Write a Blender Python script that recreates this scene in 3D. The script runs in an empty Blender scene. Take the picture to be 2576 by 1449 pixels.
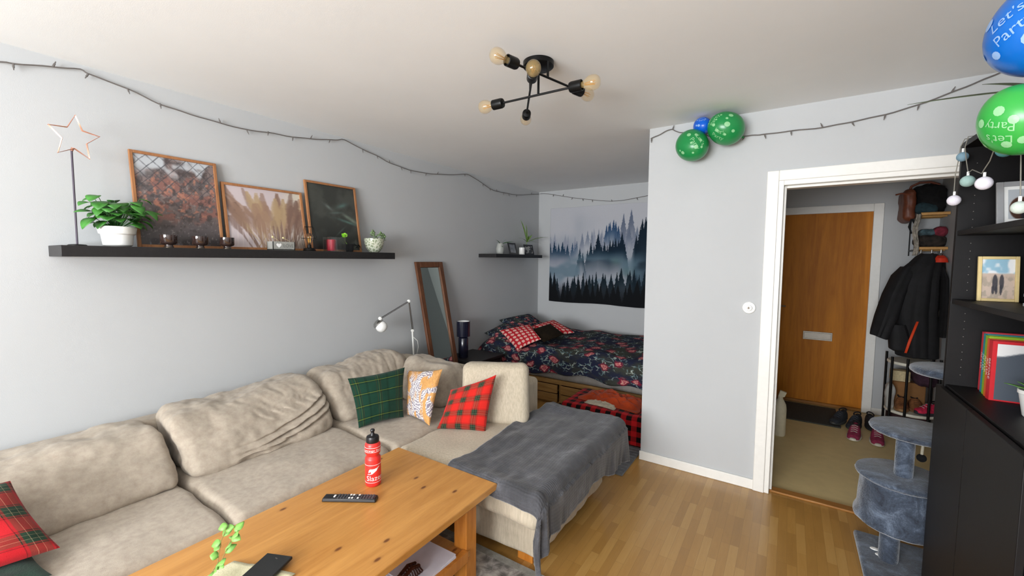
import bpy, bmesh, math, random
import numpy as np
from mathutils import Vector, Matrix, noise

random.seed(7)
SC = bpy.context.scene
COL = SC.collection
PI = math.pi

# ------------------------------------------------------------------ camera
cam_d = bpy.data.cameras.new('camera')
cam_d.sensor_width = 36.0
cam_d.lens = 1052.04 / 2576 * 36.0
cam_d.clip_start = 0.02
cam = bpy.data.objects.new('camera', cam_d)
COL.objects.link(cam)
yaw, pitch, roll = (math.radians(a) for a in (-33.4929, -3.8394, 0.4604))
fwd = Vector((math.sin(yaw)*math.cos(pitch), math.cos(yaw)*math.cos(pitch), math.sin(pitch)))
rgt = Vector((math.cos(yaw), -math.sin(yaw), 0))
upv = rgt.cross(fwd)
r2 = rgt*math.cos(roll) + upv*math.sin(roll)
u2 = -rgt*math.sin(roll) + upv*math.cos(roll)
cam.matrix_world = Matrix(((r2.x, u2.x, -fwd.x, 3.0344), (r2.y, u2.y, -fwd.y, 0.0), (r2.z, u2.z, -fwd.z, 1.5312), (0, 0, 0, 1)))
SC.camera = cam

# ------------------------------------------------------------------ world, light, exposure
SC.view_settings.view_transform = 'Standard'
SC.view_settings.look = 'None'
SC.view_settings.gamma = 1
SC.view_settings.exposure = 0.0
W = bpy.data.worlds.new('world')
SC.world = W
W.use_nodes = True
W.node_tree.nodes['Background'].inputs[0].default_value = (0.95, 0.97, 1.0, 1)
W.node_tree.nodes['Background'].inputs[1].default_value = 2.2


def area(name, loc, rot, sx, sy, energy, color):
    d = bpy.data.lights.new(name, 'AREA')
    d.shape = 'RECTANGLE'
    d.size, d.size_y, d.energy, d.color = sx, sy, energy, color
    o = bpy.data.objects.new(name, d)
    o.location, o.rotation_euler = loc, rot
    COL.objects.link(o)
    return o


# daylight entering through the window behind the camera
WIN = (0.9, 3.3, 0.8, 2.25)
area('window_daylight', (2.1, -3.02, 1.525), (math.radians(126), 0, 0), 2.4, 1.45, 350, (0.965, 0.99, 1.02))

# ------------------------------------------------------------------ helpers: materials
def lin(c):
    return tuple((x/12.92 if x <= 0.04045 else ((x+0.055)/1.055)**2.4) for x in c)


def hexc(h):
    return lin(tuple(int(h[i:i+2], 16)/255 for i in (0, 2, 4)))


class NT:
    def __init__(s, name):
        s.m = bpy.data.materials.new(name)
        s.m.use_nodes = True
        s.t = s.m.node_tree
        s.b = s.t.nodes['Principled BSDF']

    def n(s, typ, props=None, **ins):
        nd = s.t.nodes.new(typ)
        for k, v in (props or {}).items():
            setattr(nd, k, v)
        for k, v in ins.items():
            key = int(k[1:]) if (k[0] == 'i' and k[1:].isdigit()) else k.replace('_', ' ')
            s.set(nd.inputs[key], v)
        return nd

    def set(s, inp, v):
        if isinstance(v, bpy.types.NodeSocket):
            s.t.links.new(v, inp)
        else:
            if inp.type == 'RGBA' and len(v) == 3:
                v = (*v, 1)
            inp.default_value = v

    def math(s, op, a, b=0.0, c=0.0):
        nd = s.n('ShaderNodeMath', {'operation': op})
        s.set(nd.inputs[0], a); s.set(nd.inputs[1], b); s.set(nd.inputs[2], c)
        return nd.outputs[0]

    def mix(s, f, a, b, mode='MIX'):
        nd = s.n('ShaderNodeMix', {'data_type': 'RGBA', 'blend_type': mode})
        s.set(nd.inputs[0], f); s.set(nd.inputs[6], a); s.set(nd.inputs[7], b)
        return nd.outputs[2]

    def coord(s, which='Object', scale=(1, 1, 1), rot=(0, 0, 0), loc=(0, 0, 0)):
        c = s.n('ShaderNodeTexCoord')
        mp = s.n('ShaderNodeMapping')
        s.set(mp.inputs['Vector'], c.outputs[which])
        mp.inputs['Scale'].default_value = scale
        mp.inputs['Rotation'].default_value = rot
        mp.inputs['Location'].default_value = loc
        return mp.outputs[0]

    def noise(s, vec, scale, detail=4, rough=0.55, dist=0.0):
        nd = s.n('ShaderNodeTexNoise', Scale=scale, Detail=detail, Roughness=rough, Distortion=dist)
        s.set(nd.inputs['Vector'], vec)
        return nd.outputs[0]

    def ramp(s, fac, stops, interp='LINEAR'):
        nd = s.n('ShaderNodeValToRGB')
        r = nd.color_ramp
        r.interpolation = interp
        while len(r.elements) > 1:
            r.elements.remove(r.elements[-1])
        for i, (p, c) in enumerate(stops):
            e = r.elements[0] if i == 0 else r.elements.new(p)
            e.position = p
            e.color = (*c, 1) if len(c) == 3 else c
        s.set(nd.inputs[0], fac)
        return nd.outputs[0]

    def bump(s, h, strength=0.3, dist=0.01):
        nd = s.n('ShaderNodeBump', Strength=strength, Distance=dist, Height=h)
        s.t.links.new(nd.outputs[0], s.b.inputs['Normal'])

    def out(s, color=None, rough=0.6, metallic=0.0, spec=None, **k):
        if color is not None:
            s.set(s.b.inputs['Base Color'], color)
        s.set(s.b.inputs['Roughness'], rough)
        s.b.inputs['Metallic'].default_value = metallic
        if spec is not None:
            s.b.inputs['Specular IOR Level'].default_value = spec
        for kk, v in k.items():
            s.set(s.b.inputs[kk.replace('_', ' ')], v)
        return s.m


def plain(name, hx, rough=0.6, metallic=0.0, var=0.06, nscale=30, bump=0.0, bscale=200, spec=None, **k):
    s = NT(name)
    c = hexc(hx)
    v = s.coord()
    f = s.noise(v, nscale)
    col = s.ramp(f, [(0.3, tuple(x*(1-var) for x in c)), (0.7, tuple(min(1, x*(1+var)) for x in c))])
    if bump:
        s.bump(s.noise(v, bscale, 2), bump, 0.002)
    return s.out(col, rough, metallic, spec, **k)


def wood(name, light, dark, rough=0.4, axis='Y', gscale=6.0, knots=False, coat=0.0, spec=0.4):
    s = NT(name)
    sc = {'X': (0.35, 4, 4), 'Y': (4, 0.35, 4), 'Z': (4, 4, 0.35)}[axis]
    v = s.coord('Object', sc)
    n1 = s.noise(v, gscale, 5, 0.6, 1.2)
    n2 = s.noise(v, gscale*6, 3, 0.7)
    f = s.math('ADD', s.math('MULTIPLY', n1, 0.75), s.math('MULTIPLY', n2, 0.25))
    col = s.ramp(f, [(0.32, hexc(dark)), (0.5, tuple((a+b)/2 for a, b in zip(hexc(light), hexc(dark)))), (0.68, hexc(light))])
    if knots:
        vv = s.coord('Object', (7.0, 3.6, 1.0))
        vo = s.n('ShaderNodeTexVoronoi', {'voronoi_dimensions': '2D'}, Scale=1.0, Randomness=1.0)
        s.set(vo.inputs['Vector'], vv)
        k = s.ramp(vo.outputs['Distance'], [(0.0, (1, 1, 1)), (0.035, (0.9, 0.9, 0.9)), (0.065, (0.15, 0.15, 0.15)), (0.11, (0, 0, 0))])
        sel = s.ramp(s.n('ShaderNodeSeparateColor', i0=vo.outputs['Color']).outputs[0], [(0.0, (0, 0, 0)), (0.45, (1, 1, 1))], 'CONSTANT')
        col = s.mix(s.math('MULTIPLY', k, sel), col, hexc('6e3f1d'))
    s.bump(n2, 0.08, 0.002)
    return s.out(col, rough, 0, spec, Coat_Weight=coat, Coat_Roughness=0.25)


def fabric(name, hx, hx2=None, rough=0.95, scale=14, weave=900, bump=0.35, sheen=0.15, streak=1.0):
    s = NT(name)
    c = hexc(hx)
    c2 = hexc(hx2) if hx2 else tuple(x*0.8 for x in c)
    v = s.coord()
    f = s.noise(s.coord('Object', (1, 1, streak)), scale, 6, 0.65)
    fine = s.noise(v, weave/4, 2)
    ff = s.math('ADD', s.math('MULTIPLY', f, 0.7), s.math('MULTIPLY', fine, 0.3))
    col = s.ramp(ff, [(0.36, c2), (0.62, c)])
    s.bump(fine, bump, 0.003)
    return s.out(col, rough, 0, 0.15, Sheen_Weight=sheen, Sheen_Roughness=0.5)


def glassy(name, hx, rough=0.05, alpha=0.3, trans=0.0):
    s = NT(name)
    return s.out(hexc(hx), rough, 0, 0.6, Alpha=alpha, Transmission_Weight=trans)


def attr_mat(name, rough=0.7, noise_amt=0.05, coat=0.0):
    s = NT(name)
    a = s.n('ShaderNodeAttribute', {'attribute_name': 'Col'})
    v = s.coord()
    f = s.noise(v, 350, 2)
    g = s.ramp(f, [(0.3, (1-noise_amt,)*3), (0.7, (1, 1, 1))])
    col = s.mix(1.0, a.outputs[0], g, 'MULTIPLY')
    return s.out(col, rough, 0, 0.3, Coat_Weight=coat, Coat_Roughness=0.08)


def sett(name, warp, weft, nu, nv, rough=0.9, twill=True, offs=(0.0, 0.0)):
    """woven check: warp and weft colour sequences interlaced over the UV map"""
    s = NT(name)
    uv = s.n('ShaderNodeSeparateXYZ', i0=s.coord('UV', loc=(offs[0], offs[1], 0)))
    u = s.math('FRACT', s.math('MULTIPLY', uv.outputs[0], nu))
    w = s.math('FRACT', s.math('MULTIPLY', uv.outputs[1], nv))
    a = s.ramp(u, [(p, hexc(c)) for p, c in warp], 'CONSTANT')
    b = s.ramp(w, [(p, hexc(c)) for p, c in weft], 'CONSTANT')
    col = s.mix(0.5, a, b)
    nz = s.noise(s.coord('UV'), 160, 2)
    col = s.mix(1.0, col, s.ramp(nz, [(0.3, (0.82,)*3), (0.7, (1, 1, 1))]), 'MULTIPLY')
    s.bump(nz, 0.3, 0.002)
    return s.out(col, rough, 0, 0.15, Sheen_Weight=0.1)


# ------------------------------------------------------------------ helpers: geometry
ORG = {}


class MB:
    def __init__(s):
        s.v, s.f, s.uv, s.fl = [], [], {}, []

    def add(s, vs, fs, uvs=None):
        o = len(s.v)
        s.v += [Vector(p) for p in vs]
        s.f += [tuple(o+i for i in f) for f in fs]
        if uvs is not None:
            for i, q in enumerate(uvs):
                s.uv[o+i] = q
        return s

    def box(s, lo, hi, rot=0.0, piv=None):
        (x0, y0, z0), (x1, y1, z1) = lo, hi
        vs = [Vector(p) for p in ((x0, y0, z0), (x1, y0, z0), (x1, y1, z0), (x0, y1, z0), (x0, y0, z1), (x1, y0, z1), (x1, y1, z1), (x0, y1, z1))]
        if rot:
            piv = Vector(piv or ((x0+x1)/2, (y0+y1)/2, 0))
            R = Matrix.Rotation(rot, 3, 'Z')
            vs = [R @ (p-piv) + piv for p in vs]
        return s.add(vs, [(0, 3, 2, 1), (4, 5, 6, 7), (0, 1, 5, 4), (1, 2, 6, 5), (2, 3, 7, 6), (3, 0, 4, 7)])

    def hexa(s, c):
        """box from 8 corners: bottom 4 counter-clockwise, top 4"""
        return s.add(c, [(0, 3, 2, 1), (4, 5, 6, 7), (0, 1, 5, 4), (1, 2, 6, 5), (2, 3, 7, 6), (3, 0, 4, 7)])

    def tube(s, pts, r, n=8, cap=True, closed=False):
        pts = [Vector(p) for p in pts]
        rs = r if isinstance(r, (list, tuple)) else [r]*len(pts)
        vs, fs = [], []
        N = len(pts)
        prev = None
        for i, p in enumerate(pts):
            if closed:
                t = (pts[(i+1) % N] - pts[i-1]).normalized()
            else:
                t = (pts[min(i+1, N-1)] - pts[max(i-1, 0)]).normalized()
            if prev is None:
                a = Vector((0, 0, 1)) if abs(t.z) < 0.9 else Vector((1, 0, 0))
                u = t.cross(a).normalized()
            else:
                u = (prev - t*prev.dot(t)).normalized()
            prev = u
            w = t.cross(u)
            for k in range(n):
                an = 2*PI*k/n
                vs.append(p + (u*math.cos(an)+w*math.sin(an))*rs[i])
        for i in range(N if closed else N-1):
            j = (i+1) % N
            for k in range(n):
                fs.append((i*n+k, i*n+(k+1) % n, j*n+(k+1) % n, j*n+k))
        if cap and not closed:
            fs.append(tuple(range(n))[::-1])
            fs.append(tuple((N-1)*n+k for k in range(n)))
        return s.add(vs, fs)

    def lathe(s, prof, c=(0, 0, 0), n=28, axis=None, sx=1.0, sy=1.0, jit=0.0):
        """profile [(r, z)] round c, optional axis direction"""
        c = Vector(c)
        Q = Vector((0, 0, 1)).rotation_difference(Vector(axis)).to_matrix() if axis is not None else Matrix.Identity(3)
        vs, fs = [], []
        for (r, z) in prof:
            for k in range(n):
                an = 2*PI*k/n
                rr = r
                if jit:
                    rr = r + jit*noise.noise(Vector((math.cos(an)*6, math.sin(an)*6, z*25)))
                vs.append(c + Q @ Vector((rr*math.cos(an)*sx, rr*math.sin(an)*sy, z)))
        m = len(prof)
        for i in range(m-1):
            for k in range(n):
                fs.append((i*n+k, i*n+(k+1) % n, (i+1)*n+(k+1) % n, (i+1)*n+k))
        if prof[0][0] > 1e-5:
            fs.append(tuple(range(n))[::-1])
        if prof[-1][0] > 1e-5:
            fs.append(tuple((m-1)*n+k for k in range(n)))
        return s.add(vs, fs)

    def sphere(s, c, r, n=20, sx=1, sy=1, sz=1, axis=None):
        m = n//2
        prof = [(max(r*math.sin(PI*i/m), 1e-6), -r*math.cos(PI*i/m)*sz) for i in range(m+1)]
        return s.lathe(prof, c, n, axis, sx, sy)

    def grid(s, P, UV=None, closed_u=False):
        """P[i][j] points"""
        a, b = len(P), len(P[0])
        vs = [p for row in P for p in row]
        fs = []
        for i in range(a-1 if not closed_u else a):
            for j in range(b-1):
                i2 = (i+1) % a
                fs.append((i*b+j, i2*b+j, i2*b+j+1, i*b+j+1))
        uv = [q for row in UV for q in row] if UV else None
        return s.add(vs, fs, uv)

    def build(s, name, m, parent=None, smooth=True, bevel=0.0, subsurf=0, loc=None, seg=2, solid=0.0, cols=None):
        me = bpy.data.meshes.new(name)
        if parent is not None:
            org = ORG[parent.name]
        else:
            if loc is None:
                xs = [p.x for p in s.v]; ys = [p.y for p in s.v]; zs = [p.z for p in s.v]
                loc = ((min(xs)+max(xs))/2, (min(ys)+max(ys))/2, min(zs))
            org = Vector(loc)
        me.from_pydata([tuple(p-org) for p in s.v], [], s.f)
        if s.uv:
            ul = me.uv_layers.new(name='UVMap')
            for lp in me.loops:
                ul.data[lp.index].uv = s.uv.get(lp.vertex_index, (0, 0))
        if cols is not None:
            ca = me.color_attributes.new('Col', 'FLOAT_COLOR', 'POINT')
            ca.data.foreach_set('color', np.asarray(cols, dtype=np.float32).ravel())
        me.validate()
        bm = bmesh.new()
        bm.from_mesh(me)
        if not s.fl:
            bmesh.ops.recalc_face_normals(bm, faces=bm.faces)
        bm.to_mesh(me)
        bm.free()
        if m:
            me.materials.append(m)
        if smooth:
            me.shade_smooth()
            if bevel == 0 and subsurf == 0:
                me.set_sharp_from_angle(angle=math.radians(40))
        o = bpy.data.objects.new(name, me)
        COL.objects.link(o)
        if parent is not None:
            o.parent = parent
        else:
            o.location = org
        ORG[o.name] = org
        if bevel:
            b = o.modifiers.new('bevel', 'BEVEL')
            b.width, b.segments, b.limit_method, b.angle_limit = bevel, seg, 'ANGLE', math.radians(35)
            b.harden_normals = False
            me.set_sharp_from_angle(angle=math.radians(60))
        if solid:
            q = o.modifiers.new('solid', 'SOLIDIFY')
            q.thickness = solid
            q.offset = 0
        if subsurf:
            q = o.modifiers.new('sub', 'SUBSURF')
            q.levels = q.render_levels = subsurf
        return o


def tag(o, label, cat, group=None, kind=None):
    o['label'], o['category'] = label, cat
    if group:
        o['group'] = group
    if kind:
        o['kind'] = kind
    return o


def thing(name, label, cat, loc, group=None):
    o = bpy.data.objects.new(name, None)
    o.empty_display_size = 0.05
    o.location = loc
    COL.objects.link(o)
    ORG[o.name] = Vector(loc)
    return tag(o, label, cat, group)


def struct(o):
    o['kind'] = 'structure'
    return o


def slab(name, lo, hi, m, bevel=0.0):
    return struct(MB().box(lo, hi).build(name, m, smooth=False, bevel=bevel))


def dup(root, loc, label=None):
    r = root.copy()
    COL.objects.link(r)
    r.location = loc
    ORG[r.name] = Vector(loc)
    if label:
        r['label'] = label
    for ch in list(root.children):
        c = ch.copy()
        COL.objects.link(c)
        c.parent = r
        for g in ch.children:
            d = g.copy()
            COL.objects.link(d)
            d.parent = c
    return r


def fbm(p, oct=3):
    a, v, q = 1.0, 0.0, Vector(p)
    for _ in range(oct):
        v += a*noise.noise(q)
        q = q*2.1 + Vector((3.1, 1.7, 5.3))
        a *= 0.5
    return v


def softbox(c, r=0.05, n=14, bulge=(0, 0, 0), wr=0.0, wf=6.0, seed=0, fold=None):
    """rounded cushion spanned by 8 corners (bottom 4 ccw from -x-y, then top 4), with crown and wrinkles"""
    c = [Vector(p) for p in c]
    L = ((c[1]-c[0]).length, (c[3]-c[0]).length, (c[4]-c[0]).length)
    A = [x/2 for x in L]
    rr = min(r, min(A)*0.98)

    def ticks(a):
        t = [-a] + [-(a-rr) - rr*math.tan(k*PI/4/4) for k in (3, 2, 1)]
        m = [-(a-rr) + (2*(a-rr))*k/n for k in range(n+1)]
        return t + m + [-x for x in reversed(t)]
    T = [ticks(a) for a in A]
    key, vs, fs, uvs = {}, [], [], []

    def vert(p, uv):
        k = (round(p[0], 5), round(p[1], 5), round(p[2], 5))
        if k in key:
            return key[k]
        inn = [max(-(A[i]-rr), min(A[i]-rr, p[i])) for i in range(3)]
        d = Vector([p[i]-inn[i] for i in range(3)])
        q = Vector(inn) + (d.normalized()*rr if d.length > 1e-9 else d)
        s = [q[i]/A[i] for i in range(3)]
        for i in range(3):
            if bulge[i]:
                j, l = [x for x in range(3) if x != i]
                q[i] += bulge[i]*s[i]*max(0, 1-s[j]**2)**0.5*max(0, 1-s[l]**2)**0.5
        a, b, g = [(q[i]/A[i]+1)/2 for i in range(3)]
        w = ((c[0]*(1-a)+c[1]*a)*(1-b)+(c[3]*(1-a)+c[2]*a)*b)*(1-g)+((c[4]*(1-a)+c[5]*a)*(1-b)+(c[7]*(1-a)+c[6]*a)*b)*g
        if fold:
            w = w + fold(a, b, g)
        if wr:
            nn = d.normalized() if d.length > 1e-9 else Vector((0, 0, 0))
            h = wr*(fbm(w*wf+Vector((seed, 0, 0)), 3))
            ax = [c[1]-c[0], c[3]-c[0], c[4]-c[0]]
            nn = sum((ax[i].normalized()*nn[i] for i in range(3)), Vector((0, 0, 0)))
            w = w + nn*h
        key[k] = len(vs)
        vs.append(w)
        uvs.append(uv)
        return key[k]
    for ax in range(3):
        j, l = [(1, 2), (2, 0), (0, 1)][ax]
        for sg in (-1, 1):
            Tj, Tl = T[j], T[l]
            for a in range(len(Tj)-1):
                for b in range(len(Tl)-1):
                    q = []
                    for (x, y) in ((a, b), (a+1, b), (a+1, b+1), (a, b+1)):
                        p = [0, 0, 0]
                        p[ax], p[j], p[l] = sg*A[ax], Tj[x], Tl[y]
                        q.append(vert(p, (p[0]+p[1]*0.5, p[2]+p[1]*0.5)))
                    fs.append(q if sg > 0 else q[::-1])
    m = MB()
    m.add(vs, fs, uvs)
    return m


def pillow(TL, TR, BR, BL, nrm, th=0.07, n=26, pull=0.10, wr=0.006, seed=0, sag=0.0):
    """scatter cushion between 4 corners, seen from side nrm"""
    TL, TR, BR, BL = (Vector(p) for p in (TL, TR, BR, BL))
    nrm = Vector(nrm).normalized()
    m = MB()
    fs_all = []
    for side in (1, -1):
        P, U = [], []
        for i in range(n+1):
            row, ur = [], []
            for j in range(n+1):
                u = -math.cos(PI*i/n)*0.5 + (2*i/n-1)*0.5
                v = -math.cos(PI*j/n)*0.5 + (2*j/n-1)*0.5
                uu = u*(1-pull*(1-v*v))
                vv = v*(1-pull*(1-u*u))
                a, b = (uu+1)/2, (vv+1)/2
                p = (BL*(1-a)+BR*a)*(1-b)+(TL*(1-a)+TR*a)*b
                h = th*(max(0, 1-u*u)**0.45)*(max(0, 1-v*v)**0.45)
                h *= 1 + 0.25*noise.noise(Vector((u*2+seed, v*2, side)))
                h += wr*fbm(Vector((u*5+seed, v*5, side*3)), 2)*(1-u*u)*(1-v*v)**0.5
                p = p + nrm*(h*side) + Vector((0, 0, -sag*(1-u*u)*max(0, v)))
                row.append(p)
                ur.append(((u+1)/2, (v+1)/2))
            P.append(row); U.append(ur)
        m.grid(P, U)
    return m


def leafmesh(m, base, d, up, ln, w, bend=0.3, n=6, fold=0.15):
    base, d, up = Vector(base), Vector(d).normalized(), Vector(up).normalized()
    side = d.cross(up).normalized()
    P = []
    for i in range(n+1):
        t = i/n
        c = base + d*(ln*t) - up*(bend*ln*t*t)
        ww = w*math.sin(PI*min(1, t*0.94+0.05))**0.8*(1.25-0.5*t)
        P.append([c-side*ww+up*fold*ww, c, c+side*ww+up*fold*ww])
    return m.grid(P)


def text_mesh(txt, size, extrude=0.0, res=3):
    cu = bpy.data.curves.new('t', 'FONT')
    cu.body, cu.size, cu.extrude, cu.resolution_u = txt, size, extrude, res
    cu.align_x, cu.align_y = 'CENTER', 'CENTER'
    o = bpy.data.objects.new('t', cu)
    COL.objects.link(o)
    dg = bpy.context.evaluated_depsgraph_get()
    dg.update()
    me = bpy.data.meshes.new_from_object(o.evaluated_get(dg))
    vs = [v.co.copy() for v in me.vertices]
    fs = [tuple(p.vertices) for p in me.polygons]
    bpy.data.objects.remove(o)
    bpy.data.curves.remove(cu)
    bpy.data.meshes.remove(me)
    return vs, fs


# numpy value noise for the painted prints
_rs = np.random.RandomState(3)
_tab = _rs.rand(256, 256)


def vnoise(x, y):
    xi, yi = np.floor(x).astype(int), np.floor(y).astype(int)
    xf, yf = x-xi, y-yi
    xf, yf = xf*xf*(3-2*xf), yf*yf*(3-2*yf)
    g = lambda a, b: _tab[a % 256, b % 256]
    return (g(xi, yi)*(1-xf)+g(xi+1, yi)*xf)*(1-yf)+(g(xi, yi+1)*(1-xf)+g(xi+1, yi+1)*xf)*yf


def vf(x, y, o=4):
    s, a, t = 0, 1.0, 0
    for k in range(o):
        s = s+a*vnoise(x*2**k+7*k, y*2**k+3*k)
        t += a
        a *= 0.5
    return s/t


def sm(a, b, x):
    t = np.clip((x-a)/(b-a), 0, 1)
    return t*t*(3-2*t)


def painted(fn, nx, ny, point):
    """grid mesh with colour from fn(u, v) -> (…,3) sRGB; point(u,v) -> position"""
    u, v = np.meshgrid(np.linspace(0, 1, nx), np.linspace(0, 1, ny), indexing='ij')
    c = np.clip(fn(u, v), 0, 1)
    c = np.where(c <= 0.04045, c/12.92, ((c+0.055)/1.055)**2.4)
    cols = np.concatenate([c, np.ones(c.shape[:2]+(1,))], axis=2)
    m = MB()
    m.grid([[point(a/(nx-1), b/(ny-1)) for b in range(ny)] for a in range(nx)])
    m.fl = [1]
    return m, cols.reshape(-1, 4)


def blend(base, col, f):
    f = np.clip(f, 0, 1)[..., None]
    return base*(1-f)+np.array(col)*f

# ------------------------------------------------------------------ materials
def wall_mat(name, hx):
    s = NT(name)
    v = s.coord()
    c = hexc(hx)
    f = s.noise(v, 2.2, 3)
    col = s.ramp(f, [(0.3, tuple(x*0.97 for x in c)), (0.7, c)])
    s.bump(s.noise(v, 260, 3), 0.10, 0.003)
    return s.out(col, 0.85, 0, 0.25)


m_wall = wall_mat('wall_grey_paint', 'bfc1c2')
m_ceil = wall_mat('ceiling_white_paint', 'f1f2f1')
m_trim = plain('trim_white_gloss', 'eeece6', 0.35, var=0.02)
m_black = plain('black_stained_wood', '1d1b1c', 0.45, var=0.25, nscale=60, bump=0.1)
m_bcase = plain('black_brown_veneer', '0f0d0e', 0.5, var=0.2, nscale=40, bump=0.05, bscale=300, spec=0.25)
m_oak = wood('oak_frame', 'b07d52', '935f3c', 0.5, 'Z')
m_pine = wood('honey_pine', 'cf9650', 'b37a3a', 0.33, 'Y', 5.0, knots=True, coat=0.25)
m_pinez = wood('honey_pine_leg', 'cf883a', 'a5601f', 0.35, 'Z', 5.0, coat=0.2)
m_door = wood('oiled_veneer_door', 'd08428', 'a3601a', 0.5, 'Z', 2.2, spec=0.15)
m_light_wood = wood('pale_pine', 'cfa468', 'a9783c', 0.5, 'X', 6.0)
m_bedwood = wood('bed_pine', 'a8824e', '7d5a2e', 0.5, 'X', 6.0)
m_sofa = fabric('beige_chenille', 'b5a999', 'a09384', 0.95, 30, 2600, 0.22)
m_sofa_l = fabric('pale_beige_weave', 'cabda8', 'b0a48f', 0.95, 90, 2600, 0.25, streak=0.12)
m_throw = None
m_white = plain('white_ceramic', 'f1f1ee', 0.25, var=0.02)
m_wplastic = plain('white_lacquer', 'e9e9e4', 0.35, var=0.02)
m_blackm = plain('black_metal', '141414', 0.4, 0.6, var=0.1)
m_blackp = plain('black_plastic', '17171a', 0.35, var=0.1)
m_chrome = plain('brushed_steel', 'b9b9b6', 0.25, 1.0, var=0.05)
m_copper = plain('copper_wire', 'e0a48c', 0.3, 0.9, var=0.05)
m_leaf = plain('green_leaf', '3b7a2b', 0.45, var=0.5, nscale=18)
m_leafd = plain('dark_leaf', '3a6a32', 0.5, var=0.3, nscale=30)
m_leafp = plain('pale_leaf', '78ab50', 0.45, var=0.25, nscale=30)
m_stem = plain('stem', '8a7a45', 0.7)
m_soil = plain('soil', '2b211a', 0.95, var=0.4, nscale=120)
m_amber = NT('amber_glass').out(hexc('c2a670'), 0.04, 0, 0.7, Alpha=0.30, Coat_Weight=1.0, Coat_Roughness=0.02)
m_clear = NT('clear_glass').out(hexc('f4f6f4'), 0.0, 0, 0.7, Alpha=0.5, Transmission_Weight=1.0, IOR=1.3, Coat_Weight=0.9, Coat_Roughness=0.02)
m_fil = NT('filament').out(hexc('d79a3a'), 0.4, 0.6)
m_smoke = NT('smoked_glass').out(hexc('3a2a26'), 0.06, 0, 0.8, Alpha=0.86, Coat_Weight=1.0)
m_gold = plain('gold_rim', 'b89b62', 0.25, 0.9)
m_cable = plain('grey_cable', '6a6562', 0.6)
m_dark = plain('dark_cloth', '121214', 0.95, var=0.4, nscale=25, bump=0.3, bscale=150)
m_orange = fabric('rust_orange_cloth', 'b8451f', '8f3415', 0.95, 8, 900, 0.3)

# parquet floor: staggered oak strips running away from the window
s = NT('oak_parquet')
v = s.coord('Object', rot=(0, 0, PI/2))
br = s.n('ShaderNodeTexBrick', {'offset': 0.43, 'offset_frequency': 3}, Color1=(0.0, 0, 0, 1), Color2=(1, 1, 1, 1), Mortar=(0.5, 0.5, 0.5, 1), Scale=1.0,
        Mortar_Size=0.0006, Bias=0.0, Brick_Width=0.30, Row_Height=0.043)
s.set(br.inputs['Vector'], v)
v2 = s.coord('Object', (9, 0.9, 1))
gr = s.noise(v2, 6, 5, 0.65, 0.6)
f = s.math('ADD', s.math('MULTIPLY', s.n('ShaderNodeSeparateColor', i0=br.outputs[0]).outputs[0], 0.55), s.math('MULTIPLY', gr, 0.45))
col = s.ramp(f, [(0.15, hexc('9c733a')), (0.5, hexc('ab8042')), (0.85, hexc('ba9254'))])
col = s.mix(s.math('MULTIPLY', br.outputs[1], 0.55), col, hexc('6f5028'))
s.bump(gr, 0.04, 0.002)
m_floor = s.out(col, 0.3, 0, 0.45, Coat_Weight=0.25, Coat_Roughness=0.2)
m_vinyl = plain('beige_vinyl', 'd4be8a', 0.5, var=0.05, nscale=12)

# ------------------------------------------------------------------ room shell
H = 2.5
slab('floor', (-0.1, -3.1, -0.08), (4.3, 3.24, 0), m_floor)
slab('floor', (-0.1, 3.24, -0.08), (2.135, 5.4, 0), m_floor)
slab('floor_hall', (2.135, 3.24, -0.08), (4.5, 5.7, -0.004), m_vinyl)
slab('ceiling', (-0.1, -3.1, H), (4.5, 5.7, H+0.1), m_ceil)
slab('wall_left', (-0.1, -3.0, 0), (0, 5.37, H), m_wall)
slab('wall_back', (0, 5.27, 0), (2.135, 5.37, H), m_wall)
slab('wall_right', (4.0, -3.0, 0), (4.1, 3.182, H), m_wall)
# partition with the doorway
MBp = MB().box((2.135, 3.182, 0), (2.96, 3.29, H)).box((3.83, 3.182, 0), (4.1, 3.29, H)).box((2.96, 3.182, 2.06), (3.83, 3.29, H))
struct(MBp.build('wall_partition', m_wall, smooth=False))
slab('wall_alcove_right', (2.135, 3.29, 0), (2.235, 5.37, H), m_wall)
slab('wall_hall_left', (2.55, 3.29, 0), (2.65, 5.5, H), m_wall)
slab('wall_hall_right', (4.19, 3.29, 0), (4.29, 5.5, H), m_wall)
MBh = MB().box((2.65, 5.5, 0), (2.84, 5.6, H)).box((3.73, 5.5, 0), (4.29, 5.6, H)).box((2.84, 5.5, 2.06), (3.73, 5.6, H))
struct(MBh.build('wall_hall_back', m_wall, smooth=False))
slab('door_light_blocker', (2.6, 5.62, -0.08), (4.0, 5.66, 2.6), m_wall)  # unseen sheet added behind the entrance door to stop light leaking round it
# wall with the window behind the camera
x0, x1, z0, z1 = WIN
MBn = MB().box((0, -3.0, 0), (x0, -2.9, H)).box((x1, -3.0, 0), (4.0, -2.9, H)).box((x0, -3.0, 0), (x1, -2.9, z0)).box((x0, -3.0, z1), (x1, -2.9, H))
struct(MBn.build('wall_near', m_wall, smooth=False))
win = struct(MB().box((x0, -2.97, z0), (x0+0.06, -2.9, z1)).box((x1-0.06, -2.97, z0), (x1, -2.9, z1)).box((x0, -2.97, z0), (x1, -2.9, z0+0.06))
             .box((x0, -2.97, z1-0.06), (x1, -2.9, z1)).box(((x0+x1)/2-0.03, -2.965, z0), ((x0+x1)/2+0.03, -2.905, z1)).build('window_1', m_trim, smooth=False))

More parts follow.
